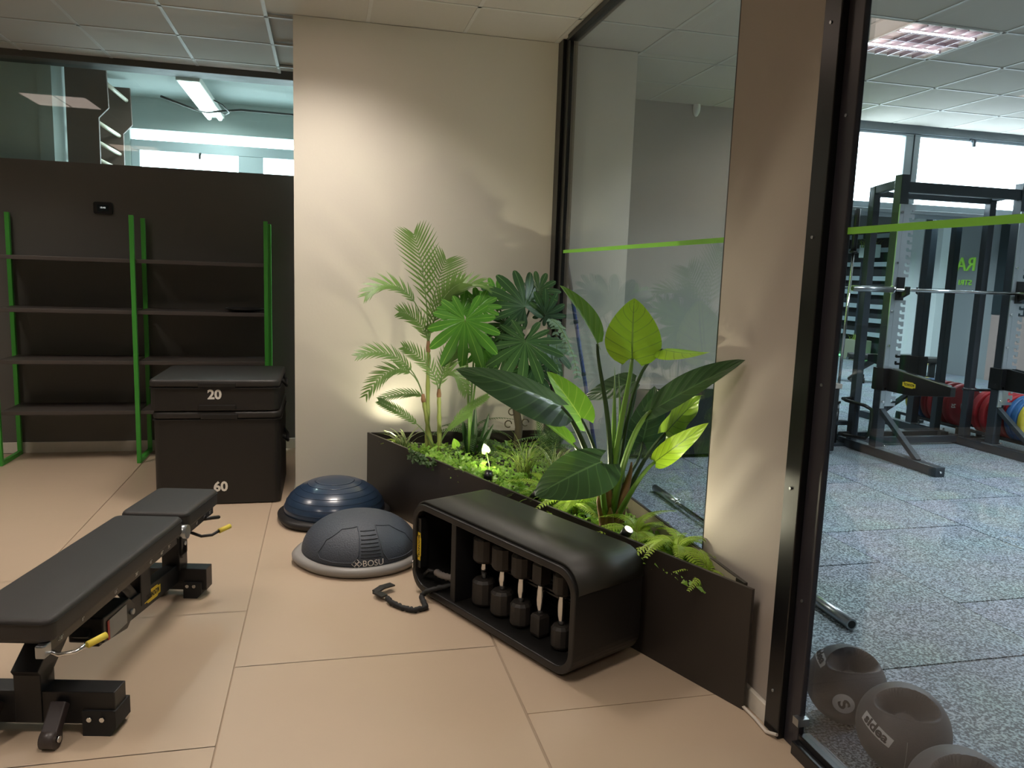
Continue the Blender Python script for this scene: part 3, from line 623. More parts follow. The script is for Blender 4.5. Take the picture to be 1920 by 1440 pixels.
# ================================================================== GYM NEXT DOOR
rk = empty('power_rack', (0, 0, 0), 0, 'black steel squat rack with chrome notched uprights behind the right-hand glass', 'squat rack')
XL, XR, YF, YB = 3.33, 4.60, .80, 1.13
rackm = mat('rack_charcoal', '2b333a', .35, var=.06)
zinc = mat('zinc_plate', 'b9c0c4', .35, .85, var=.05)
for x in (XL, XR):
    MB().bar((x, YF, .08), (x, YF, 2.47), .08, .09, (0, 1, 0)).build('upright', rackm, rk, bevel=.004)
    MB().bar((x, YB, .08), (x, YB, 2.40), .07, .07, (0, 1, 0)).build('upright', rackm, rk, bevel=.004)
    MB().bb(x-.045, x+.045, .03, 1.27, 0, .08).build('base_beam', rackm, rk, bevel=.004)
    MB().bar((x, YF-.03, .42), (x, .28, .075), .05, .04).build('brace', rackm, rk, bevel=.003)
    MB().bar((x, YF, 2.40), (x, YB, 2.37), .06, .07).build('top_beam', rackm, rk, bevel=.004)
    MB().bb(x-.06, x+.06, YF-.07, YF+.06, .08, .09).build('foot_plate', steel, rk)
    for y in (YF-.055, YF+.05, 1.2): MB().cyl((x+.045, y, .085), (x+.045, y, .105), .009, 8).build('bolt', chrome, rk)
    MB().cyl((x, .028, .04), (x, .022, .04), .01, 8).build('bolt', chrome, rk)
    # chrome strips with hook notches, two lengths above and below the bar hook
    for z0, z1 in ((.46, .60), (.74, 1.40), (1.60, 2.22)):
        P = [(x+.0, z0), (x+.112, z0)]; z = z0+.012
        while z+.055 < z1-.005:
            P += [(x+.112, z+.014), (x+.072, z+.014), (x+.060, z+.022), (x+.060, z+.048), (x+.086, z+.048), (x+.086, z+.034), (x+.112, z+.034)]; z += .064
        P += [(x+.112, z1), (x+.0, z1)]
        MB().prism(P, YF-.058, YF-.052, 1).build('notched_strip', zinc, rk)
    MB().bb(x-.042, x+.002, YF-.056, YF-.046, .44, 2.22).build('face_strip', zinc, rk)
    for z in (.5, .62, 1.0, 1.3, 1.72, 2.15): MB().cyl((x-.02, YF-.056, z), (x-.02, YF-.07, z), .011, 10).build('bolt', chrome, rk)
    jh = MB().bb(x-.0, x+.07, YF-.075, YF-.045, 1.40, 1.60).prism([(YF-.16, 1.455), (YF-.045, 1.40), (YF-.045, 1.47), (YF-.13, 1.475), (YF-.135, 1.52), (YF-.16, 1.52)], x+.02, x+.06, 0)
    jh.build('bar_hook', blackf, rk, bevel=.003)
    MB().prism([(.02, .735), (.02, .66), (.45, .60), (YF-.05, .60), (YF-.05, .80), (YF-.10, .80)], x+.0, x+.05, 0).build('safety_arm', blackf, rk, bevel=.004)
    MB().prism([(.06, .738), (YF-.12, .802), (YF-.12, .808), (.06, .745)], x+.005, x+.045, 0).build('arm_strip', chrome, rk)
    MB().bb(x-.05, x+.065, YF-.07, YF+.07, .60, .80).build('arm_collar', blackf, rk, bevel=.004)
badge(rk, basis((XL-.0015, .47, .69), (0, -1, 0), (0, 0, 1)), .15, .035)
MB().bar((XL, YF, 2.37), (XR, YF, 2.37), .06, .09).build('cross_beam', rackm, rk, bevel=.004)
MB().bar((XL, YB, 2.34), (XR, YB, 2.34), .05, .05).build('cross_beam', rackm, rk, bevel=.004)
MB().bar((XL, YB+.06, .05), (XR, YB+.06, .05), .06, .06).build('cross_beam', rackm, rk, bevel=.004)
for x0 in (XL-.02,):
    MB().tube([(x0, YB, .47), (x0-.13, YB-.02, .47), (x0-.15, YB-.10, .465), (x0-.10, YF+.04, .45), (x0-.06, YF+.0, .42), (x0-.05, YF-.0, .36), (x0-.06, YF, .20), (x0-.07, YF+.03, .15), (x0-.14, YB-.10, .14), (x0-.13, YB-.02, .14), (x0, YB, .14)], .016, 8).build('storage_loop', blkglossy, rk)
    MB().bar((x0-.09, YF+.16, .14), (x0-.09, YF+.16, .46), .03, .03).build('storage_loop_post', rackm, rk)
MB().cyl((XL-.13, 1.22, 0), (XL-.13, 1.22, .36), .03, 16).build('bar_holder', blackf, rk)
MB().bb(XL-.16, XL, 1.19, 1.25, .20, .24).bb(XL-.16, XL-.04, 1.17, 1.27, .0, .03).build('bar_holder_bracket', rackm, rk, bevel=.003)
MB().tube([(XR-.0, YF+.08, .58), (XR-.16, YF+.06, .585), (XR-.30, YF+.10, .59)], .013, 8).build('pull_handle', blackf, rk)
def barbell(p, d, label, ln=2.2, sl=.43, dark=False):
    d = Vector(d).normalized(); p = Vector(p); t = empty('barbell', p, 0, label, 'barbell')
    o = lambda s: d*s
    MB().cyl(o(sl), o(ln-sl), .014, 12).build('shaft', chrome, t)
    for a, b in ((0, sl-.02), (ln-sl+.02, ln)): MB().cyl(o(a), o(b), .0255, 20).build('sleeve', blackf if dark and a > 0 else steel, t)
    for a in (sl-.02, ln-sl): MB().cyl(o(a), o(a+.02), .036, 20).build('collar', blackf if dark else chrome, t)
    for a in (-.002, ln): MB().cyl(o(a), o(a+.002), .018, 16).build('end_cap', blackf, t)
    return t
barbell((2.86, YF-.10, 1.49), (1, 0, 0), 'chrome barbell resting across the hooks of the squat rack', 2.2, .41)
barbell((XL-.135, 1.22, .03), (0.018, 0, 1), 'barbell stored upright in the holder at the left of the squat rack', 2.18, .40, True)
barbell((.76, -2.28, .026), (.018, 1, 0), 'steel barbell lying on the grey rubber floor near the medicine balls', 2.2, .42)
# plates on a low toaster rack against the mirror
pr = empty('plate_rack', (4.90, .9, 0), 0, 'low black rail rack holding coloured bumper plates against the mirror', 'plate rack')
for s in (-1, 1):
    MB().bar((s*.13, -.52, .12), (s*.13, .38, .12), .03, .03).build('rail', rackm, pr, bevel=.002)
    for y in (-.50, .36): MB().bb(s*.13-.02, s*.13+.02, y-.02, y+.02, 0, .12).build('leg', rackm, pr, bevel=.002)
for y in (-.50, .36): MB().bb(-.2, .2, y-.025, y+.025, 0, .03).build('foot', rackm, pr, bevel=.002)
PC = {'25': mat('plate_red', 'a8242c', .45), '20': mat('plate_blue', '2f5f93', .45), '15': mat('plate_yellow', 'c9b53a', .45)}
def plate(y, num, th, label):
    t = empty('weight_plate', (4.90, y, .325), 0, label, 'weight plate', 'bumper plates on the low rack')
    R = Matrix.Rotation(PI/2, 3, 'X')
    MB().lathe([(.026, -th/2), (.07, -th/2), (.10, -th/2+.008), (.17, -th/2+.008), (.19, -th/2), (.22, -th/2), (.225, -th/2+.008), (.225, th/2-.008), (.22, th/2), (.19, th/2), (.17, th/2-.008), (.10, th/2-.008), (.07, th/2), (.026, th/2)], 40, R=R).build('disc', PC[num], t)
    MB().lathe([(.026, -th/2-.003), (.052, -th/2-.002), (.054, -th/2), (.054, th/2), (.052, th/2+.002), (.026, th/2+.003)], 24, R=R).build('hub', steel, t)
    for s, dr in ((-1, (1, 0, 0)), (1, (-1, 0, 0))):
        for u in (-1, 1): text('weight_number', num, .055, white, t, basis((u*.135, s*(th/2-.006), 0), Vector(dr), (0, 0, 1)), bold=True, depth=.0006)
plate(.61, '15', .045, 'yellow weight plate, nearest the camera on the low rack')
plate(.675, '20', .055, 'blue weight plate directly behind the front yellow one')
plate(.745, '20', .055, 'second blue weight plate, in front of the red ones')
plate(.84, '25', .065, 'red weight plate behind the blue ones on the low rack')
plate(.93, '25', .065, 'red weight plate in the middle of the low rack')
plate(1.03, '25', .065, 'red weight plate, second from the mirror')
plate(1.14, '25', .065, 'red weight plate closest to the mirror')
# medicine balls with handles
mbm = mat('ball_rubber', '5b5557', .55, bump=.2, bscale=260, var=.05)
mbd = mat('ball_label', 'c9c4c6', .5)
def medball(c, r, ax, label, tx):
    t = empty('medicine_ball', (c[0], c[1], 0), 0, label, 'medicine ball')
    C0 = Vector((0, 0, r)); hd = Vector(ax).normalized()      # direction of the hand opening
    sx = hd.cross(Vector((0, 0, 1))).normalized(); sy = sx.cross(hd)
    N_, K = 128, 110; mb = MB(); vs = []; fs = []
    for i in range(K+1):
        a = PI*i/K
        for j in range(N_):
            b = 2*PI*j/N_; d = (hd*math.cos(a)+sx*math.sin(a)*math.cos(b)+sy*math.sin(a)*math.sin(b))
            ex = d.dot(sx)*r/.086; ey = d.dot(sy)*r/.050; q = math.sqrt(ex*ex+ey*ey); rr = r
            if d.dot(hd) > 0 and q < 1.12: rr = r*(1-.60*max(0, min(1, (1.04-q)/.16))**.7) if q < 1.04 else r+.003*math.sin((q-1.04)/.08*PI)
            vs.append(C0+d*rr)
    for i in range(K):
        for j in range(N_): fs.append((i*N_+j, (i+1)*N_+j, (i+1)*N_+(j+1) % N_, i*N_+(j+1) % N_))
    mb.add(vs, fs, True); mb.build('ball', mbm, t)
    def ring(rad, off, thick, tilt):
        R = tilt; return MB().tube([C0+(R @ Vector((rad*math.cos(a), rad*math.sin(a), off))) for a in [2*PI*k/64 for k in range(65)] if (R @ Vector((math.cos(a), math.sin(a), 0))).dot(hd) < .70], thick, 5, cap=False)
    ring(r*.9995, 0, .0012, hd.to_track_quat('X', 'Y').to_matrix()).build('mould_seam', mat('ball_seam', '8a8486', .5), t)
    def surf(dr, up, u, v, off=.0008):
        dr = Vector(dr).normalized(); X = Vector(up).cross(dr).normalized(); Y = dr.cross(X)
        return C0+(dr*r+X*u+Y*v).normalized()*(r+off)
    for kind, dr, up in tx:
        if kind == 'word':
            P = rrect(-.062, .062, -.017, .017, .006, 3); mb = MB(); vs = [surf(dr, up, 0, 0)]
            # grid patch
            mb = MB(); nx, ny = 14, 5; vs = []; fs = []
            for i in range(nx+1):
                for j in range(ny+1): vs.append(surf(dr, up, -.062+.124*i/nx, -.017+.034*j/ny))
            for i in range(nx):
                for j in range(ny): k = i*(ny+1)+j; fs.append((k, k+ny+1, k+ny+2, k+1))
            mb.add(vs, fs, True); mb.build('label', mbd, t)
            text('lettering', 'sidea', .040, mat('ball_ink', '3b3638', .6), t, None, warp=lambda co: surf(dr, up, co.x, co.y+.002, .0022+co.z), depth=.0004, bold=True, sx=1.15)
        else:
            mb = MB(); vs = [surf(dr, up, 0, 0)]+[surf(dr, up, q*math.cos(a), q*math.sin(a)) for q in (.009, .018, .027, .036) for a in [2*PI*k/32 for k in range(32)]]
            mb.add(vs, [(0, 1+k, 1+(k+1) % 32) for k in range(32)]+[(1+32*q+k, 33+32*q+k, 33+32*q+(k+1) % 32, 1+32*q+(k+1) % 32) for q in range(3) for k in range(32)], True); mb.build('round_label', mbd, t)
            text('logo', 'S', .048, mat('ball_ink', '3b3638', .6), t, None, warp=lambda co: surf(dr, up, co.x, co.y, .0026+co.z), depth=.0004, bold=True, sx=1.3)
    return t
b1 = at(1586, 1282, 2, .132); b2 = at(1693, 1365, 2, .137); b3 = at(1800, 1500, 2, .137)
medball(b1, .132, (-.06, -.37, .93), 'grey handled medicine ball behind the front one, next to the black post', [('word', (-.63, .32, .70), (.8, -.44, .36)), ('logo', (-.63, -.76, -.07), (.8, -.3, .5))])
medball(b2, .137, (-.27, -.37, .89), 'grey handled medicine ball with a full sidea label facing the glass', [('word', (-.93, -.22, .22), (.69, -.14, .7)), ('logo', (-.19, -.95, -.2), (.69, -.14, .7))])
medball(b3, .137, (-.22, -.40, .89), 'handled medicine ball cut off by the bottom edge of the photograph', [('word', (-.45, -.80, .3), (.45, .35, .75))])
# things behind the first glass pane
mp = empty('mop', (.34, -.22, 0), 0, 'blue-handled floor mop leaning in the corner behind the glass', 'mop')
a, b = Vector((0, 0, .05)), Vector((-.275, .17, 1.64))
MB().cyl(a, a.lerp(b, .86), .013, 12).build('handle', mat('blue_handle', '33418a', .4), mp); MB().cyl(a.lerp(b, .86), b, .015, 12).build('grip', mat('grey_grip', '4c4a52', .5), mp)
for k in (.5, .72): MB().cyl(a.lerp(b, k), a.lerp(b, k+.015), .016, 12).build('clamp_ring', mat('navy_ring', '1d2548', .4), mp)
MB().bb(-.14, .14, -.045, .045, .0, .022).bb(-.025, .025, -.02, .02, .022, .06).build('mop_head', mat('mop_blue', '31407a', .8), mp, bevel=.004)
lo = empty('storage_bench', (1.8, 1.06, 0), 0, 'long low black bench with a pale top edge against the grey wall behind the glass', 'bench')
MB().bb(-1.15, 1.15, -.2, .2, .03, .60).build('body', black, lo, bevel=.01); MB().bb(-1.17, 1.17, -.21, .21, .60, .645).build('top', mat('bench_top_edge', '9a9088', .5), lo, bevel=.006)
for x in (-1.0, 1.0): MB().bb(x-.04, x+.04, -.15, .15, 0, .03).build('foot', rubberb, lo)
se = at(1305, 203, 1, WALL_Y-.05)
sn = empty('motion_sensor', se, 0, 'small white motion sensor high on the grey wall behind the glass', 'sensor')
MB().lathe([(.05, 0), (.052, -.01), (.045, -.03), (.02, -.045), (0, -.048)], 24, R=Matrix.Rotation(-PI/2, 3, 'X') @ Matrix.Diagonal((.6, 1.4, 1))).build('housing', mat('sensor_white', 'e4e4e0', .4), sn)
MB().bb(-.02, .02, -.008, 0, -.06, .06).build('back_plate', whitep, sn)
# far side of the gym, seen in the mirror
struct('trim_column', MB().bb(9.15, 9.5, -4.98, -4.06, 0, 3.0), mat('white_column', 'd9dedd', .7))
bl = empty('wall_ladder', (9.5, -6.4, 0), 0, 'dark wall ladder with pale bars at the far side of the gym', 'wall bars')
MB().bb(-.03, 0, -1.1, 1.1, .1, 2.75).build('back_panel', mat('dark_panel', '2c3134', .6), bl)
for y in (-1.08, 0, 1.08): MB().bb(-.16, -.03, y-.025, y+.025, .1, 2.75).build('post', rackm, bl)
for k in range(8): MB().bb(-.13, -.10, -1.05, 1.05, .50+.285*k, .59+.285*k).build('bar', mat('pale_bar', '9fb0b4', .5), bl)
cs = empty('wall_sign', (9.5, -3.6, 0), 0, 'light green letters on the grey wall at the far side of the gym', 'sign')
sg = mat('sign_green', '9bd64a', .5, emit='9bd64a', estr=.15)
text('letter_row', 'RA', .34, sg, cs, basis((-.02, -.22, 1.95), (0, -1, 0), (0, 0, 1)), depth=.012)
text('letter_row', 'STRI', .13, sg, cs, basis((-.02, -.20, 1.64), (0, -1, 0), (0, 0, 1)), depth=.008, sx=1.2)
dw = struct('door_1', MB().bb(9.46, 9.5, -3.15, -1.9, 1.12, 3.0), mat('dark_teal_panel', '2a3438', .4))
struct('trim_warm_reflection', MB().bb(9.47, 9.5, -3.15, -1.0, 0, 1.12), mat('warm_reflection_rose', 'a58f88', .7))  # panel's rosy colour stands in for the warm room's reflection
def ledstrip(name, mb, col, st, label):
    o = mb.build(name, mat(name+'_glow', 'ffffff', .5, emit=col, estr=st), None); tag(o, label, 'led strip')
ledstrip('floor_led', MB().bb(9.30, 9.34, -7.5, -5.05, .02, .05), '4dff6a', 4, 'thin green light strip low along the far gym wall')
ledstrip('added_green_led', MB().bb(2.62, 2.66, WALL_Y-.075, WALL_Y-.05, 1.2, 2.9), 'b8ff5a', 11, 'added upright green light strip, out of view, on the gym wall left of the windows')  # added unseen strip that casts green onto the squat rack
wp_ = empty('wall_planter', (9.34, -6.12, 1.8), 0, 'white box of grassy plants hung on the wall ladder', 'planter')
MB().bb(-.12, .02, -.24, .24, .30, .56).build('box', mat('planter_white', 'b9c9c2', .5), wp_, bevel=.01)
fp = empty('floor_planter', (9.2, -6.12, 0), 0, 'square olive planter standing on the gym floor below the wall ladder', 'planter')
MB().bb(-.15, .15, -.25, .25, 0, .42).build('box', mat('planter_olive', '8c9079', .6), fp, bevel=.01)
def blades(n, r, h, wd, seed, spread=1):
    rn = random.Random(seed); mb = MB(); mb.uv = []
    for k in range(n):
        a = rn.uniform(0, 2*PI); l = h*rn.uniform(.6, 1.1); o = Vector((rn.uniform(-r, r), rn.uniform(-r, r), 0)); dr = Vector((math.cos(a), math.sin(a), 0)); sd = Vector((-dr.y, dr.x, 0))
        sp_ = rn.uniform(.3, 1)*spread; vs = []; K = 6
        for i in range(K+1):
            t = i/K; p = o+dr*(l*sp_*t*t*.9+l*.12*t)+Vector((0, 0, l*(t-.55*sp_*t*t*t))); ww = wd*(1-t)**.7*.5+.0004
            vs += [p-sd*ww, p+sd*ww]; mb.uv += [(0, t), (1, t)]
        mb.add(vs, [(2*i, 2*i+1, 2*i+3, 2*i+2) for i in range(K)], True)
    return mb
LG = leafmat('grass_leaf', '8fa646', nv=0, vein='a9bb66', trans=.3)
o = blades(90, .14, .32, .012, 5, 1.3).build('grass', LG, wp_); o.location = (-.06, 0, .5); o['kind'] = 'stuff'
o = blades(60, .12, .16, .012, 6).build('grass', LG, fp); o.location = (0, 0, .42); o['kind'] = 'stuff'
b2_ = dup(bn, (7.75, -2.45, 0), math.radians(-62), 'second black weight bench, out on the grey rubber gym floor')
# ================================================================== PLANTER
pl = empty('planter', (0, 0, 0), 0, 'dark triangular floor planter filling the corner between cream wall and glass', 'planter')
A_, B_ = Vector((-1.235, -.015, 0)), Vector((-.058, -2.775, 0)); PT = .45
dv = (B_-A_).normalized(); nv_ = Vector((dv.y, -dv.x, 0)); nv_ = nv_ if nv_.x < 0 else -nv_
pm = mat('planter_panel', '2f2a26', .38, var=.06, scale=6); pin = mat('planter_inner', 'a39a86', .6)
MB().prism([tuple((A_)[:2]), tuple(B_[:2]), tuple((B_-nv_*.014)[:2]), tuple((A_-nv_*.014+dv*.0)[:2])], 0, PT).build('front_panel', pm, pl, bevel=.0015)
MB().bb(-1.21, -.06, -.030, -.016, 0, PT).build('back_panel', pm, pl, bevel=.0015)
MB().bb(-.055, -.041, -2.715, -.035, 0, PT).build('glass_side_panel', pm, pl, bevel=.0015)
MB().bb(-.057, -.0555, -2.66, -.04, .2, PT-.004).build('inner_liner', pin, pl)
so = MB().prism([(-1.19, -.035), (-.06, -.035), (-.06, -2.66)], .30, .365).build('soil', mat('soil_dark', '2a221a', .95, bump=.6, bscale=80), pl)
for k, (p, q, pw, sz) in enumerate(SPOTS):
    p = Vector(p); q = Vector(q); d = (q-p).normalized()
    t = empty('spotlight', p-Vector((0, 0, .04)), 0, ['small black garden spotlight at the left tip of the planter', 'small black garden spotlight at the planter front below the broad leaves', 'small black garden spotlight at the right end of the planter by the pillar', 'small black garden spotlight among the ivy near the palm'][k], 'spotlight')
    c = Vector((0, 0, .04))
    MB().cyl(c-d*.05, c, .022, 20).build('housing', blackf, t); MB().cyl(c, c+d*.002, .018, 20).build('lens', mat('spot_lens', 'ffffff', .4, emit='fff3c8', estr=2.5), t)
    MB().cyl((0, 0, -.02), c-d*.04, .006, 8).build('spike', blackf, t)
    l = D.lights.new('spot_beam', 'SPOT'); l.energy = pw; l.color = SPOT_C; l.spot_size = sz; l.spot_blend = .9; l.shadow_soft_size = .02
    o = D.objects.new('spot_beam', l); COL.objects.link(o); o.parent = t; o.location = c+d*.006; o.rotation_euler = d.to_track_quat('-Z', 'Y').to_euler()
# ------------------------------------------------------------------ plant builders
def two_sided(name, top, under, vein_t, vein_u, nv=8, rough=.35, trans=.3):
    a = leafmat(name, top, vein=vein_t, nv=nv, rough=rough, trans=trans); N, L = nt(a)
    out = N['Material Output']; ms = out.inputs[0].links[0].from_node
    col = N['vein_mix']
    mixu = N.new('ShaderNodeMix'); mixu.data_type = 'RGBA'; mixu.inputs['A'].default_value = lin(under); mixu.inputs['B'].default_value = lin(vein_u)
    L.new(col.inputs['Factor'].links[0].from_socket, mixu.inputs['Factor'])
    ge = N.new('ShaderNodeNewGeometry'); mm = N.new('ShaderNodeMix'); mm.data_type = 'RGBA'
    L.new(ge.outputs['Backfacing'], mm.inputs['Factor']); L.new(col.outputs['Result'], mm.inputs['B']); L.new(mixu.outputs['Result'], mm.inputs['A'])
    L.new(mm.outputs['Result'], N['Principled BSDF'].inputs['Base Color']); return a
LE = two_sided('broad_leaf', '2f4a2a', '8fb43a', '4f6c42', '28401c', 7, .3, .22)
LE_LIT = two_sided('broad_leaf_lit', '5f8c2c', 'a9cf34', '86a648', '2c4a16', 6, .35, .3)  # lit copy of the broad leaf, spotlight brightness put into its greens
LP = leafmat('palm_leaf', '6c8e48', nv=0, vein='7c9a5c', rough=.5, trans=.3)
LM = leafmat('philodendron_light', '4f8a2f', nv=0, vein='8dbb55', rough=.4, trans=.25)
LMD = leafmat('philodendron_dark', '31542c', nv=0, vein='6d8f57', rough=.4, trans=.2)
LF = leafmat('fern_leaf', '93b233', nv=0, vein='a8bb55', rough=.5, trans=.35)
LFD = leafmat('fern_leaf_dark', '3c5a2a', nv=0, vein='5c7a45', rough=.5, trans=.25)
LI = leafmat('ivy_leaf', '7fae36', nv=0, vein='b8cf70', rough=.4, trans=.3)
LV = leafmat('variegated_leaf', '5c7c40', nv=0, vein='8fae5f', trans=.3, variegated=True)
LG2 = leafmat('sedge_leaf', '73883c', nv=0, vein='9aab62', trans=.3)
LEU = leafmat('glaucous_leaf', '6f8f78', nv=0, vein='9db3a0', rough=.55, trans=.2)
stem_g = mat('green_stem', '5f8238', .4, var=.15, scale=12); stem_d = mat('dark_stem', '2d4424', .4, var=.15, scale=12)
sheath = mat('brown_sheath', '8a6748', .7, var=.35, scale=25, bump=.4, bscale=60); bark = mat('trunk_bark', '4d4636', .85, var=.3, scale=20, bump=.6, bscale=50)
cane = mat('palm_cane', '8f9c52', .5, var=.2, scale=14)
def bez(a, b, c, d, n): return [a*(1-t)**3+b*3*t*(1-t)**2+c*3*t*t*(1-t)+d*t**3 for t in [i/n for i in range(n+1)]]
def broad(base, tip, W, nrm, droop=.1, fold=.15, lobe=.2, wave=0.0, peak=.55, nu=18, nvv=12):
    base, tip = Vector(base), Vector(tip); a = tip-base; L = a.length; x = a.normalized(); n = Vector(nrm); n = (n-x*n.dot(x)).normalized(); s = n.cross(x)
    mb = MB(); mb.uv = []; vs = []
    for i in range(nu+1):
        u = i/nu; w_ = W*max(0, math.sin(PI*min(1, (u*.985+.015)**peak)))**.75 if u < 1 else .0005
        for j in range(nvv+1):
            v = -1+2*j/nvv
            uu = u-lobe*(abs(v)**1.6)*(1-u)**2.2
            z = fold*abs(v)*w_-droop*L*(u*u)+wave*math.sin(u*16+v*2)*abs(v)**2*W+droop*L*u*.6
            vs.append(base+x*(uu*L)+s*(v*w_)+n*z); mb.uv.append((v*.5+.5, u))
    mb.add(vs, [(i*(nvv+1)+j, i*(nvv+1)+j+1, (i+1)*(nvv+1)+j+1, (i+1)*(nvv+1)+j) for i in range(nu) for j in range(nvv)], True)
    return mb
def frond(pts, Lm, n, wd, nrm, ang=38, droop=.15, ends=(.10, .95), vfold=.25, segs=3):
    """rachis through pts with n leaflet pairs"""
    mb = MB(); mb.uv = []; N_ = len(pts)-1
    def P(t):
        f = t*N_; i = min(int(f), N_-1); return pts[i].lerp(pts[i+1], f-i), (pts[i+1]-pts[i]).normalized()
    nrm = Vector(nrm)
    k0 = len(mb.v); mb.tube(pts, [max(.0008, wd*.32*(1-.8*i/N_)) for i in range(N_+1)], 4); mb.uv += [(.5, .5)]*(len(mb.v)-k0)
    for k in range(n):
        t = ends[0]+(ends[1]-ends[0])*k/(n-1); p, tg = P(t)
        nn = (nrm-tg*nrm.dot(tg)).normalized(); sd = nn.cross(tg)
        l = Lm*(math.sin(PI*(.12+.80*((t-ends[0])/(1-ends[0]))))**.7); an = math.radians(ang+18*(1-t)*1.0-10)
        for s in (-1, 1):
            d = (tg*math.sin(PI/2-an)+sd*s*math.cos(PI/2-an)).normalized() if False else (tg*math.cos(an)+sd*s*math.sin(an)).normalized()
            d = (d+nn*vfold*.5).normalized(); c = d.cross(nn).normalized(); vs = []
            for i in range(segs+1):
                q = i/segs; w_ = wd*.5*(1-q**2.2)*(.55+.45*min(1, q*4))+.0003
                pp = p+d*(l*q)-nn*(droop*l*q*q); vs += [pp-c*w_, pp+c*w_]; mb.uv += [(0, q), (1, q)]
            mb.add(vs, [(2*i, 2*i+1, 2*i+3, 2*i+2) for i in range(segs)], True)
        
    return mb
def split_leaf(J, tip, nrm, nl=13, depth=.62, asp=.9, cup=.3, seed=0):
    J, tip = Vector(J), Vector(tip); a = tip-J; L = a.length; x = a.normalized(); n = Vector(nrm); n = (n-x*n.dot(x)).normalized(); s = n.cross(x)
    rn = random.Random(seed); mb = MB(); mb.uv = []; R_ = 5; vs = []; T = nl*10; lim = math.radians(162)
    ph = [rn.uniform(.88, 1.08) for _ in range(nl+1)]
    for i in range(T+1):
        th = -lim+2*lim*i/T; k = i/10; fr = k-math.floor(k); li = min(int(k), nl-1)
        lob = (math.sin(PI*fr))**.55; env = (.60+.40*math.cos(th*.62)**2)*(1 if abs(th) < 2.3 else .9)
        r = L*env*ph[li]*(1-min(.86, depth*1.25)*(1-lob**1.5)*(.9 if abs(th) < 2.6 else .6))
        th2 = th+(.5-fr)*(-.06)
        for j in range(R_+1):
            q = j/R_; rr = r*q; px_ = math.cos(th2)*rr; py_ = math.sin(th2)*rr*asp
            z = -cup*(rr*rr)/L+.05*L*math.sin(fr*PI)*q*q*.6+.02*L*math.sin(th*3+seed)*q
            vs.append(J+x*px_+s*py_+n*z); mb.uv.append((.5 if j == 0 else fr, q))
    mb.add(vs, [(i*(R_+1)+j, (i+1)*(R_+1)+j, (i+1)*(R_+1)+j+1, i*(R_+1)+j+1) for i in range(T) for j in range(R_)], True)
    return mb
def rel(mb, o): mb.v = [tuple(Vector(v)-o) for v in mb.v]; return mb
# ------------------------------------------------------------------ giant taro (broad leaves)
E0 = Vector((-.235, -1.86, .365))
el = empty('elephant_ear_plant', E0, 0, 'large broad-leaved elephant ear plant rising from the right part of the planter', 'plant')
def eleaf(bp, by, tp, ty, W, nrm, m_, pet=None, r=.011, mt=LE, sm=stem_g, bend=.5, off=(0, 0), **k):
    b = atp(bp[0], bp[1], 1, by); t = atp(tp[0], tp[1], 1, ty)
    o = rel(broad(b, t, W, nrm, **k), E0).build('leaf', mt, el)
    s = E0+Vector((off[0], off[1], 0)); rise = Vector((0, 0, (b.z-s.z)*.62)); d = (t-b).normalized()
    pts = bez(s, s+rise+(b-s)*.05, b-Vector((d.x*.02, 0, .16 if m_ else .05)), b, 12)
    if pet: pts = bez(s, atp(*pet[0]), atp(*pet[1]), b, 12)
    rel(MB().tube(pts, [r*(1.35-.75*i/12) for i in range(13)], 8), E0).build('petiole', sm, el); return o
Yn = (0, -1, 0)
eleaf((1185, 672), -1.86, (1188, 560), -1.80, .134, (.05, .9, .25), 1, mt=LE_LIT, droop=.10, fold=-.12, lobe=.12, peak=.62, r=.014)          # upright bright
eleaf((1120, 645), -1.86, (1056, 533), -1.96, .075, (.75, -.6, .3), 1, mt=LE_LIT, droop=.12, fold=.45, lobe=.05, r=.011, sm=stem_d)
eleaf((1243, 655), -1.70, (1334, 668), -1.72, .068, (.1, .9, -.35), 1, mt=LE_LIT, droop=.1, fold=.2, lobe=.05, sm=stem_d, r=.01, pet=((1175, 800, 1, -1.78), (1180, 690, 1, -1.75)))
eleaf((1222, 770), -2.0, (1392, 673), -2.12, .075, (-.35, -.72, .55), 1, pet=((1160, 880, 1, -1.9), (1190, 790, 1, -2.0)), r=.014, droop=.05, fold=.25, lobe=.12, peak=.7)   # long dark right
eleaf((1228, 866), -2.0, (1326, 794), -2.02, .05, (.35, .8, -.4), 0, mt=LE_LIT, pet=((1165, 960, 1, -1.95), (1195, 890, 1, -2.0)), r=.012, fold=.1, droop=-.05, lobe=.05, wave=.05)
eleaf((1205, 828), -1.62, (1228, 725), -1.60, .095, (-.1, -.9, .3), 1, droop=.05, fold=.1, lobe=.25, r=.01, sm=stem_d)
eleaf((1248, 812), -1.85, (1312, 742), -1.75, .07, (.2, .7, -.5), 0, mt=LE, pet=((1170, 940, 1, -1.85), (1205, 850, 1, -1.85)), r=.011, droop=-.08, fold=.2, wave=.12, sm=stem_d)
eleaf((1052, 762), -1.90, (862, 682), -1.98, .135, (-.05, -.55, .85), 1, pet=((1120, 900, 1, -1.86), (1090, 800, 1, -1.88)), r=.014, droop=.16, fold=-.22, lobe=.12, peak=.6, sm=stem_d)   # huge dark left
eleaf((1090, 785), -1.78, (1028, 695), -1.74, .085, (.35, -.8, .5), 1, pet=((1140, 900, 1, -1.82), (1110, 820, 1, -1.8)), droop=.1, fold=.3, lobe=.2, r=.010, mt=LE_LIT, sm=stem_d)
eleaf((1074, 832), -1.92, (988, 765), -1.95, .048, (.3, -.5, .8), 0, mt=LE_LIT, pet=((1128, 930, 1, -1.88), (1100, 860, 1, -1.9)), r=.009, fold=.35, droop=.02, lobe=.05)
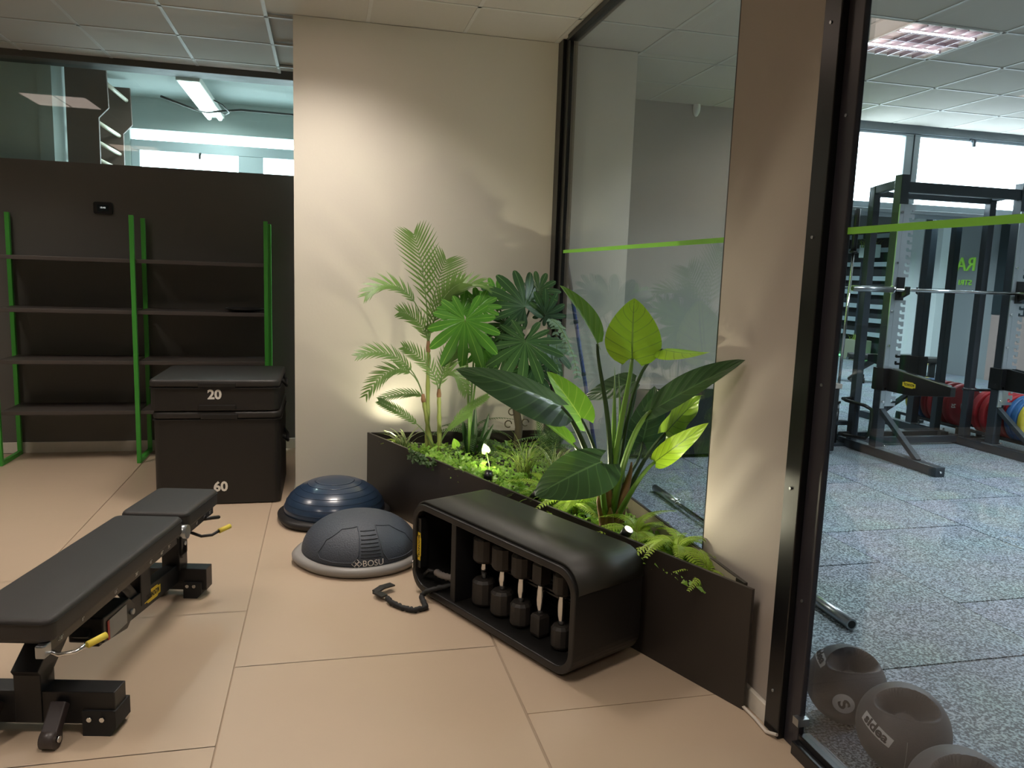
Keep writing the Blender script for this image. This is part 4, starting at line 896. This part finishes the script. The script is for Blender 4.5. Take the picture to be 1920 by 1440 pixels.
eleaf((1126, 866), -2.02, (1004, 925), -2.14, .128, (-.15, -.6, .8), 0, pet=((1122, 930, 1, -1.95), (1135, 880, 1, -2.02)), r=.012, droop=.12, fold=-.25, lobe=.22, peak=.6)      # low dark left
eleaf((1192, 715), -1.55, (1090, 748), -1.52, .07, (.1, -.6, .7), 1, mt=LE, droop=.06, fold=.1, lobe=.05, r=.009, sm=stem_d)
for (a, b, c, d, r) in (((1150, 900), -1.84, (1153, 688), -1.80, .013), ((1168, 900), -1.80, (1160, 700), -1.78, .010)):
    rel(MB().tube([E0, at(a[0], a[1], 1, b), at((a[0]+c[0])/2, (a[1]+c[1])/2, 1, (b+d)/2), at(c[0], c[1], 1, d)], [r*1.1, r*1.2, r*.9, .001], 8), E0).build('young_shoot', stem_g, el)
for dx, dy, h_, tx, ty in ((0, 0, .17, -.03, -.01), (.03, -.02, .20, .05, .0), (-.03, -.02, .11, -.05, -.02), (.0, -.035, .07, .01, -.03), (.02, .02, .16, .04, .03), (-.02, -.04, .08, -.01, -.03)):
    mb = MB(); a = Vector((dx, dy, 0)); h_ *= 1.6; b = a+Vector((tx, ty, h_)); pts = bez(a, a+Vector((0, 0, h_*.5)), b-Vector((0, 0, h_*.3)), b, 6)
    mb.tube(pts, [.030*(1-.88*(i/6)**1.5) for i in range(7)], 8).build('brown_sheath', sheath, el)
# ------------------------------------------------------------------ palm
P0 = Vector((-.88, -.50, .365))
pa = empty('bamboo_palm', P0, 0, 'tall feathery bamboo palm with three green canes in the left tip of the planter', 'plant')
crown = [((803, 645), -.45), ((793, 745), -.52), ((823, 735), -.55)]
bases = [(-.90, -.50), (-.86, -.52), (-.83, -.54)]
for k, ((c, cy_), (bx, by)) in enumerate(zip(crown, bases)):
    top_ = at(c[0], c[1], 1, cy_); b = Vector((bx, by, .365)); pts = [b.lerp(top_, i/14) for i in range(15)]
    rel(MB().tube(pts, [(.015-.005*i/14)+(.0025 if i % 3 == 0 else 0) for i in range(15)], 10), P0).build('cane', cane, pa)
    rel(MB().tube([top_-(top_-b)*.07, top_-(top_-b)*.03, top_+Vector((0, 0, .02))], [.013, .014, .009], 8), P0).build('leaf_sheath', sheath, pa)
def pf(c, tip, ty, Lm=.13, n=20, nrm=(0, -1, .25), sag=.0, up=.5, mt=LP, wd=.0125, **k):
    Lm *= 1.15; s = at(crown[c][0][0], crown[c][0][1], 1, crown[c][1]); t = at(tip[0], tip[1], 1, ty); d = t-s
    pts = bez(s, s+Vector((d.x*.12, d.y*.1, abs(d.z)*.35+.10*up)), s+d*.62+Vector((0, 0, .12*up)), t, 12)
    return rel(frond(pts, Lm, n, wd, nrm, **k), P0).build('frond', mt, pa)
pf(0, (776, 440), -.42, .17, 15, up=1.2, ends=(.33, .99), ang=46)
pf(0, (836, 488), -.38, .18, 16, up=.9, ends=(.22, .99), ang=50)
pf(0, (868, 530), -.50, .12, 22, up=1.0)
pf(0, (684, 556), -.52, .11, 20, nrm=(0, -.7, .7), up=2.2, ends=(.35, .97))
pf(0, (748, 585), -.55, .09, 16, up=.6)
pf(0, (915, 540), -.45, .11, 20, nrm=(0, -.6, .7), up=1.8, ends=(.3, .97))
pf(2, (755, 650), -.65, .08, 16, up=.6)
pf(1, (670, 668), -.62, .09, 18, nrm=(0, -.7, .6), up=1.4, ends=(.3, .97))
pf(1, (684, 745), -.66, .09, 18, nrm=(.2, -.8, .5), up=2.0, ends=(.35, .97))
pf(2, (875, 738), -.70, .09, 18, nrm=(-.2, -.8, .5), up=1.5, ends=(.3, .97))
pf(2, (862, 660), -.50, .10, 18, up=.9)
pf(1, (712, 748), -.50, .07, 14, nrm=(0, -.6, .8), up=.3)
# low side fronds from the foot of the palm
for tip, ty, L_ in (((710, 752), -.62, .07), ((915, 742), -.72, .055), ((880, 775), -.6, .05)):
    s = P0+Vector((.03, -.03, .02)); t = at(tip[0], tip[1], 1, ty); d = t-s
    pts = bez(s, s+Vector((d.x*.1, 0, d.z*.6)), s+d*.7+Vector((0, 0, .05)), t, 12)
    rel(frond(pts, L_, 16, .012, (0, -.8, .5), ends=(.45, .97)), P0).build('frond', LP, pa)
# ------------------------------------------------------------------ split-leaf philodendrons
Q0 = Vector((-.30, -.33, .365))
ph1 = empty('split_leaf_philodendron', Q0, 0, 'tall dark split-leaf philodendron on a coiled trunk next to the corner post', 'plant')
tk = [Q0, at(973, 800, 1, -.33), at(962, 730, 1, -.35), at(968, 660, 1, -.38)]
rel(MB().tube(tk, [.028, .026, .022, .012], 12), Q0).build('trunk', bark, ph1)
for k, (x, y) in enumerate(((953, 795), (985, 792), (960, 772))):
    c = at(x, y, 1, -.37); rel(MB().tube([c+Vector((.022*math.cos(a), 0, .022*math.sin(a))) for a in [2*PI*i/14 for i in range(13)]], .004, 6), Q0).build('aerial_root', bark, ph1)
def pleaf(root, O, J, jy, T, ty, nrm, mt, src, nl=13, depth=.62, asp=.9, cup=.3, sm=stem_d):
    j = atp(J[0], J[1], 1, jy, -.07); t = atp(T[0], T[1], 1, ty, -.06); t = j+(t-j)*1.18
    rel(split_leaf(j, t, nrm, nl, depth, asp, cup, seed=J[0]), O).build('leaf', mt, root)
    d = (j-src); pts = bez(src, src+Vector((d.x*.2, d.y*.3, max(.05, d.z*.7))), j-Vector((0, -.03, .05)), j, 8)
    rel(MB().tube(pts, .006, 6), O).build('petiole', sm, root)
S0 = at(966, 690, 1, -.36)
pleaf(ph1, Q0, (984, 575), -.38, (948, 518), -.36, (.1, -.8, .6), LMD, S0, 13, .55, 1.25)
pleaf(ph1, Q0, (985, 640), -.52, (982, 715), -.60, (.0, -.85, .5), LMD, S0, 13, .66, 1.15, .25)
pleaf(ph1, Q0, (1022, 590), -.34, (1046, 560), -.36, (.5, -.8, .3), LMD, S0, 11, .55, 1.3)
pleaf(ph1, Q0, (930, 560), -.30, (905, 530), -.30, (-.1, -.8, .5), LM, S0, 11, .5, 1.1)
pleaf(ph1, Q0, (1030, 650), -.40, (1055, 690), -.42, (.4, -.8, .3), LMD, S0, 11, .6, 1.2)
pleaf(ph1, Q0, (950, 660), -.34, (915, 700), -.34, (-.3, -.8, .3), LMD, S0, 11, .6, 1.1)
pleaf(ph1, Q0, (1010, 545), -.30, (1040, 525), -.30, (.2, -.7, .6), LMD, S0, 11, .6, 1.2)
pleaf(ph1, Q0, (955, 610), -.44, (925, 640), -.46, (-.3, -.8, .4), LMD, S0, 13, .6, 1.1)
pleaf(ph1, Q0, (1000, 690), -.46, (1035, 735), -.50, (.2, -.8, .5), LMD, S0, 11, .6, 1.1)
Q1 = Vector((-.66, -.58, .365))
ph2 = empty('bright_philodendron', Q1, 0, 'bright green split-leaf philodendron between the palm and the dark one', 'plant')
S1 = Q1+Vector((0, 0, .06))
pleaf(ph2, Q1, (872, 600), -.58, (868, 682), -.62, (-.05, -.85, .5), LM, S1, 13, .55, .95, .25, stem_g)
pleaf(ph2, Q1, (898, 575), -.50, (912, 545), -.48, (.1, -.6, .8), LM, S1, 11, .5, 1.3, .2, stem_g)
pleaf(ph2, Q1, (866, 585), -.50, (850, 545), -.47, (-.1, -.7, .6), LM, S1, 11, .5, 1.1, .2, stem_g)
pleaf(ph2, Q1, (905, 650), -.48, (915, 690), -.50, (.2, -.8, .4), LM, S1, 11, .55, 1.0, .25, stem_g)
# trailing grey-green vine
V0 = at(1028, 600, 1, -.42)
vn = empty('trailing_vine', V0, 0, 'grey-green vine trailing down in front of the black corner post', 'plant')
for tip in ((1082, 705), (1062, 660), (1045, 720)):
    t = atp(tip[0], tip[1], 1, -.48); pts = bez(V0, V0+Vector((.06, -.03, .03)), t+Vector((-.01, 0, .12)), t, 14)
    rel(MB().tube(pts, .002, 5), V0).build('stem', stem_g, vn)
    mb = MB(); mb.uv = []
    for i in range(1, 15):
        for s in (-1, 1):
            d = Vector((s*.8, -.4, -.55+.3*math.sin(i*2))).normalized(); b_m = broad(pts[i], pts[i]+d*.034, .010, (0, -.7, .7), nu=4, nvv=4, lobe=0, droop=.1)
            k = len(mb.v); mb.uv += b_m.uv; mb.add(b_m.v, b_m.f, True)
    o = rel(mb, V0).build('leaves', LEU, vn); o['kind'] = 'stuff'
# ------------------------------------------------------------------ ferns: one set of frond meshes, one object per frond
def fern_meshes(mt, L_, n, Lm, wd, tag_):
    out = []
    for k in range(4):
        b = .35+.2*k; pts = bez(Vector((0, 0, 0)), Vector((L_*.12, 0, L_*.55*(1.2-b*.5))), Vector((L_*.55, 0, L_*.60*(1.2-b))), Vector((L_*.98, 0, L_*(.35-b*.55))), 10)
        o = frond(pts, Lm, n, wd, (0, 0, 1), ang=75, droop=.25, ends=(.15, .98), segs=2, vfold=.1).build('frond', mt, None); out.append(o.data); D.objects.remove(o)
    return out
FA = fern_meshes(LF, .24, 22, .034, .011, 'a'); FD = fern_meshes(LFD, .30, 24, .040, .011, 'd')
def fern(c, meshes, n, label, sc=1.0, seed=0, hang=None):
    rn = random.Random(seed); t = empty('fern', c, 0, label, 'fern')
    for k in range(n):
        o = D.objects.new('frond', meshes[rn.randrange(4) if not hang or k % 3 else 3]); COL.objects.link(o); o.parent = t
        a = 2*PI*k/n+rn.uniform(-.3, .3); o.rotation_euler = (rn.uniform(-.25, .25), rn.uniform(-.5, .1), a); s = sc*rn.uniform(.75, 1.15); o.scale = (s, s, s)
        o.location = (rn.uniform(-.01, .01), rn.uniform(-.01, .01), rn.uniform(0, .02))
    return t
fern((-.115, -2.30, .372), FA, 15, 'bright yellow-green fern at the right end of the planter', .95, 1)
fern((-.20, -2.08, .375), FA, 12, 'fern spilling over the planter edge below the brown sheaths', 1.0, 2, True)
fern((-.33, -1.66, .372), FA, 13, 'light green fern left of the elephant ear stems', 1.05, 3)
fern((-.41, -1.40, .372), FA, 12, 'light green fern under the low dark elephant ear leaf', .95, 4)
fern((-.20, -1.35, .37), FD, 12, 'dark green fern behind the elephant ear, beside the glass', .9, 5)
fern((-.58, -.30, .37), FD, 14, 'dark upright fern at the cream wall behind the ivy', 1.1, 6)
fern((-.12, -.52, .37), FD, 12, 'dark fern at the foot of the black corner post', 1.0, 7)
fern((-1.06, -.20, .372), FA, 10, 'small yellow-green fern at the far left tip of the planter', .5, 8)
fern((-.09, -2.50, .375), FA, 8, 'tiny fern at the narrow right tip of the planter', .55, 9)
# ------------------------------------------------------------------ ivy, sedges, upright leaves, ground cover
def ivy_mb(n, region, seed, zr=(.0, .10), size=.022):
    rn = random.Random(seed); mb = MB(); mb.uv = []
    for k in range(n):
        p = region(rn); p.z += rn.uniform(*zr); L_ = size*rn.uniform(.7, 1.4)
        nn = Vector((rn.uniform(-.7, .5), rn.uniform(-1, .2), rn.uniform(.2, 1))).normalized(); x = Vector((rn.uniform(-1, 1), rn.uniform(-1, 1), rn.uniform(-.6, .4))); x = (x-nn*x.dot(nn)).normalized(); s = nn.cross(x)
        sh_ = [(0, 0), (-.25, .45), (.15, .75), (.45, .45), (1, 0), (.45, -.45), (.15, -.75), (-.25, -.45)]
        vs = [p+nn*L_*.12]+[p+x*(a*L_)+s*(b*L_) for a, b in sh_[:]]; m_ = len(sh_)
        mb.add(vs, [(0, 1+i, 1+(i+1) % m_) for i in range(m_)]); mb.uv += [(.5, .5)]+[(.5+.5*b, (a+.3)/1.3) for a, b in sh_]
    return mb
def clear(mb):                         # leaves keep clear of the spotlights
    keep = [all((Vector(mb.v[f[0]])-Vector(p)).length > .11 for p, _, _, _ in SPOTS) for f in mb.f]
    mb.f = [f for f, k in zip(mb.f, keep) if k]; mb.sm = [False]*len(mb.f); return mb
def along(t, ins): return A_.lerp(B_, t)-nv_*ins
iv = empty('ivy', along(.32, .10)+Vector((0, 0, .37)), 0, 'bright ivy creeping along the planter edge right of the palm canes', 'ivy')
o = rel(clear(ivy_mb(520, lambda r: along(r.uniform(.18, .50), r.uniform(-.0, .22))+Vector((0, 0, .385)), 11, (.0, .085))), iv.location).build('leaves', LI, iv); o['kind'] = 'stuff'
o = rel(ivy_mb(70, lambda r: along(r.uniform(.20, .30), -.018)+Vector((0, 0, .40)), 12, (.0, .06), .018), iv.location).build('hanging_leaves', LFD, iv); o['kind'] = 'stuff'
for (px, py) in ((856, 837), (912, 848)):
    t = at(px, py, 1, -.80 if px < 900 else -1.05); b = Vector((t.x+.02, t.y, .37)); rel(MB().tube([b, b.lerp(t, .6)+Vector((.01, 0, 0)), t], .0018, 5), iv.location).build('stem', stem_g, iv)
    rel(broad(t, t+Vector((-.02, -.02, .05)), .024, (-.2, -.8, .4), nu=6, nvv=4), iv.location).build('leaf', LI, iv)
gc = rel(clear(ivy_mb(2600, lambda r: (lambda u, v: A_.lerp(B_, u).lerp(Vector((-.07, A_.lerp(B_, u).y, 0)), v))(r.uniform(.03, .93), r.uniform(.04, 1))+Vector((0, 0, .37)), 13, (.0, .03), .020)), Vector((0, 0, 0))).build('ground_cover', LI, None)
tag(gc, 'low leafy ground cover filling the soil of the triangular planter', 'ground cover', kind='stuff')
def tuft(c, n, h, w_, label, mt, seed, sp=1.2, r=.03, name='sedge'):
    t = empty(name, c, 0, label, 'plant'); o = blades(n, r, h, w_, seed, sp).build('blades', mt, t); o['kind'] = 'stuff'; return t
tuft((-.42, -.98, .37), 75, .32, .006, 'wispy arching grass tuft in the middle of the planter', LG2, 21, 1.25)
tuft((-.28, -1.12, .37), 70, .30, .006, 'second wispy grass tuft, nearer the elephant ear', LG2, 22, 1.25)
tuft((-.44, -1.52, .37), 60, .18, .008, 'low pale grass tuft at the bright middle of the planter edge', LI, 25, 1.5)
tuft((-1.02, -.30, .37), 16, .24, .022, 'striped broad-bladed plant at the left tip of the planter', LV, 23, 1.3, .02, 'spider_plant')
tuft((-.22, -.95, .37), 14, .26, .026, 'striped broad-bladed plant behind the grass tufts', LV, 24, 1.1, .02, 'spider_plant')
sp_ = empty('snake_plant', (-.60, -.42, .365), 0, 'dark upright sword-leaved plant against the cream wall', 'plant')
for k, (dx, dy, h_, tx) in enumerate(((0, 0, .34, .0), (.03, .01, .28, .06), (-.03, .0, .26, -.05), (.015, -.02, .22, .10), (-.01, .02, .30, -.02))):
    b = Vector((dx, dy, 0)); broad(b, b+Vector((tx, -.02, h_)), .018, (0, -1, .1), nu=8, nvv=4, lobe=0, peak=.9, droop=.05, fold=.3).build('leaf', LMD, sp_)
dr_ = empty('dwarf_shrub', (-.20, -.72, .365), 0, 'small dark fine-leaved shrub right of the coiled trunk', 'plant')
for k in range(9):
    a = k*.7; t = Vector((.09*math.cos(a), .09*math.sin(a), .26+.05*math.sin(k*3))); pts = bez(Vector((0, 0, 0)), Vector((0, 0, .1)), t-Vector((0, 0, .08)), t, 8)
    frond(pts, .045, 14, .007, (math.cos(a), math.sin(a), .6), ang=55, ends=(.3, .98), segs=2).build('branch', LFD, dr_)
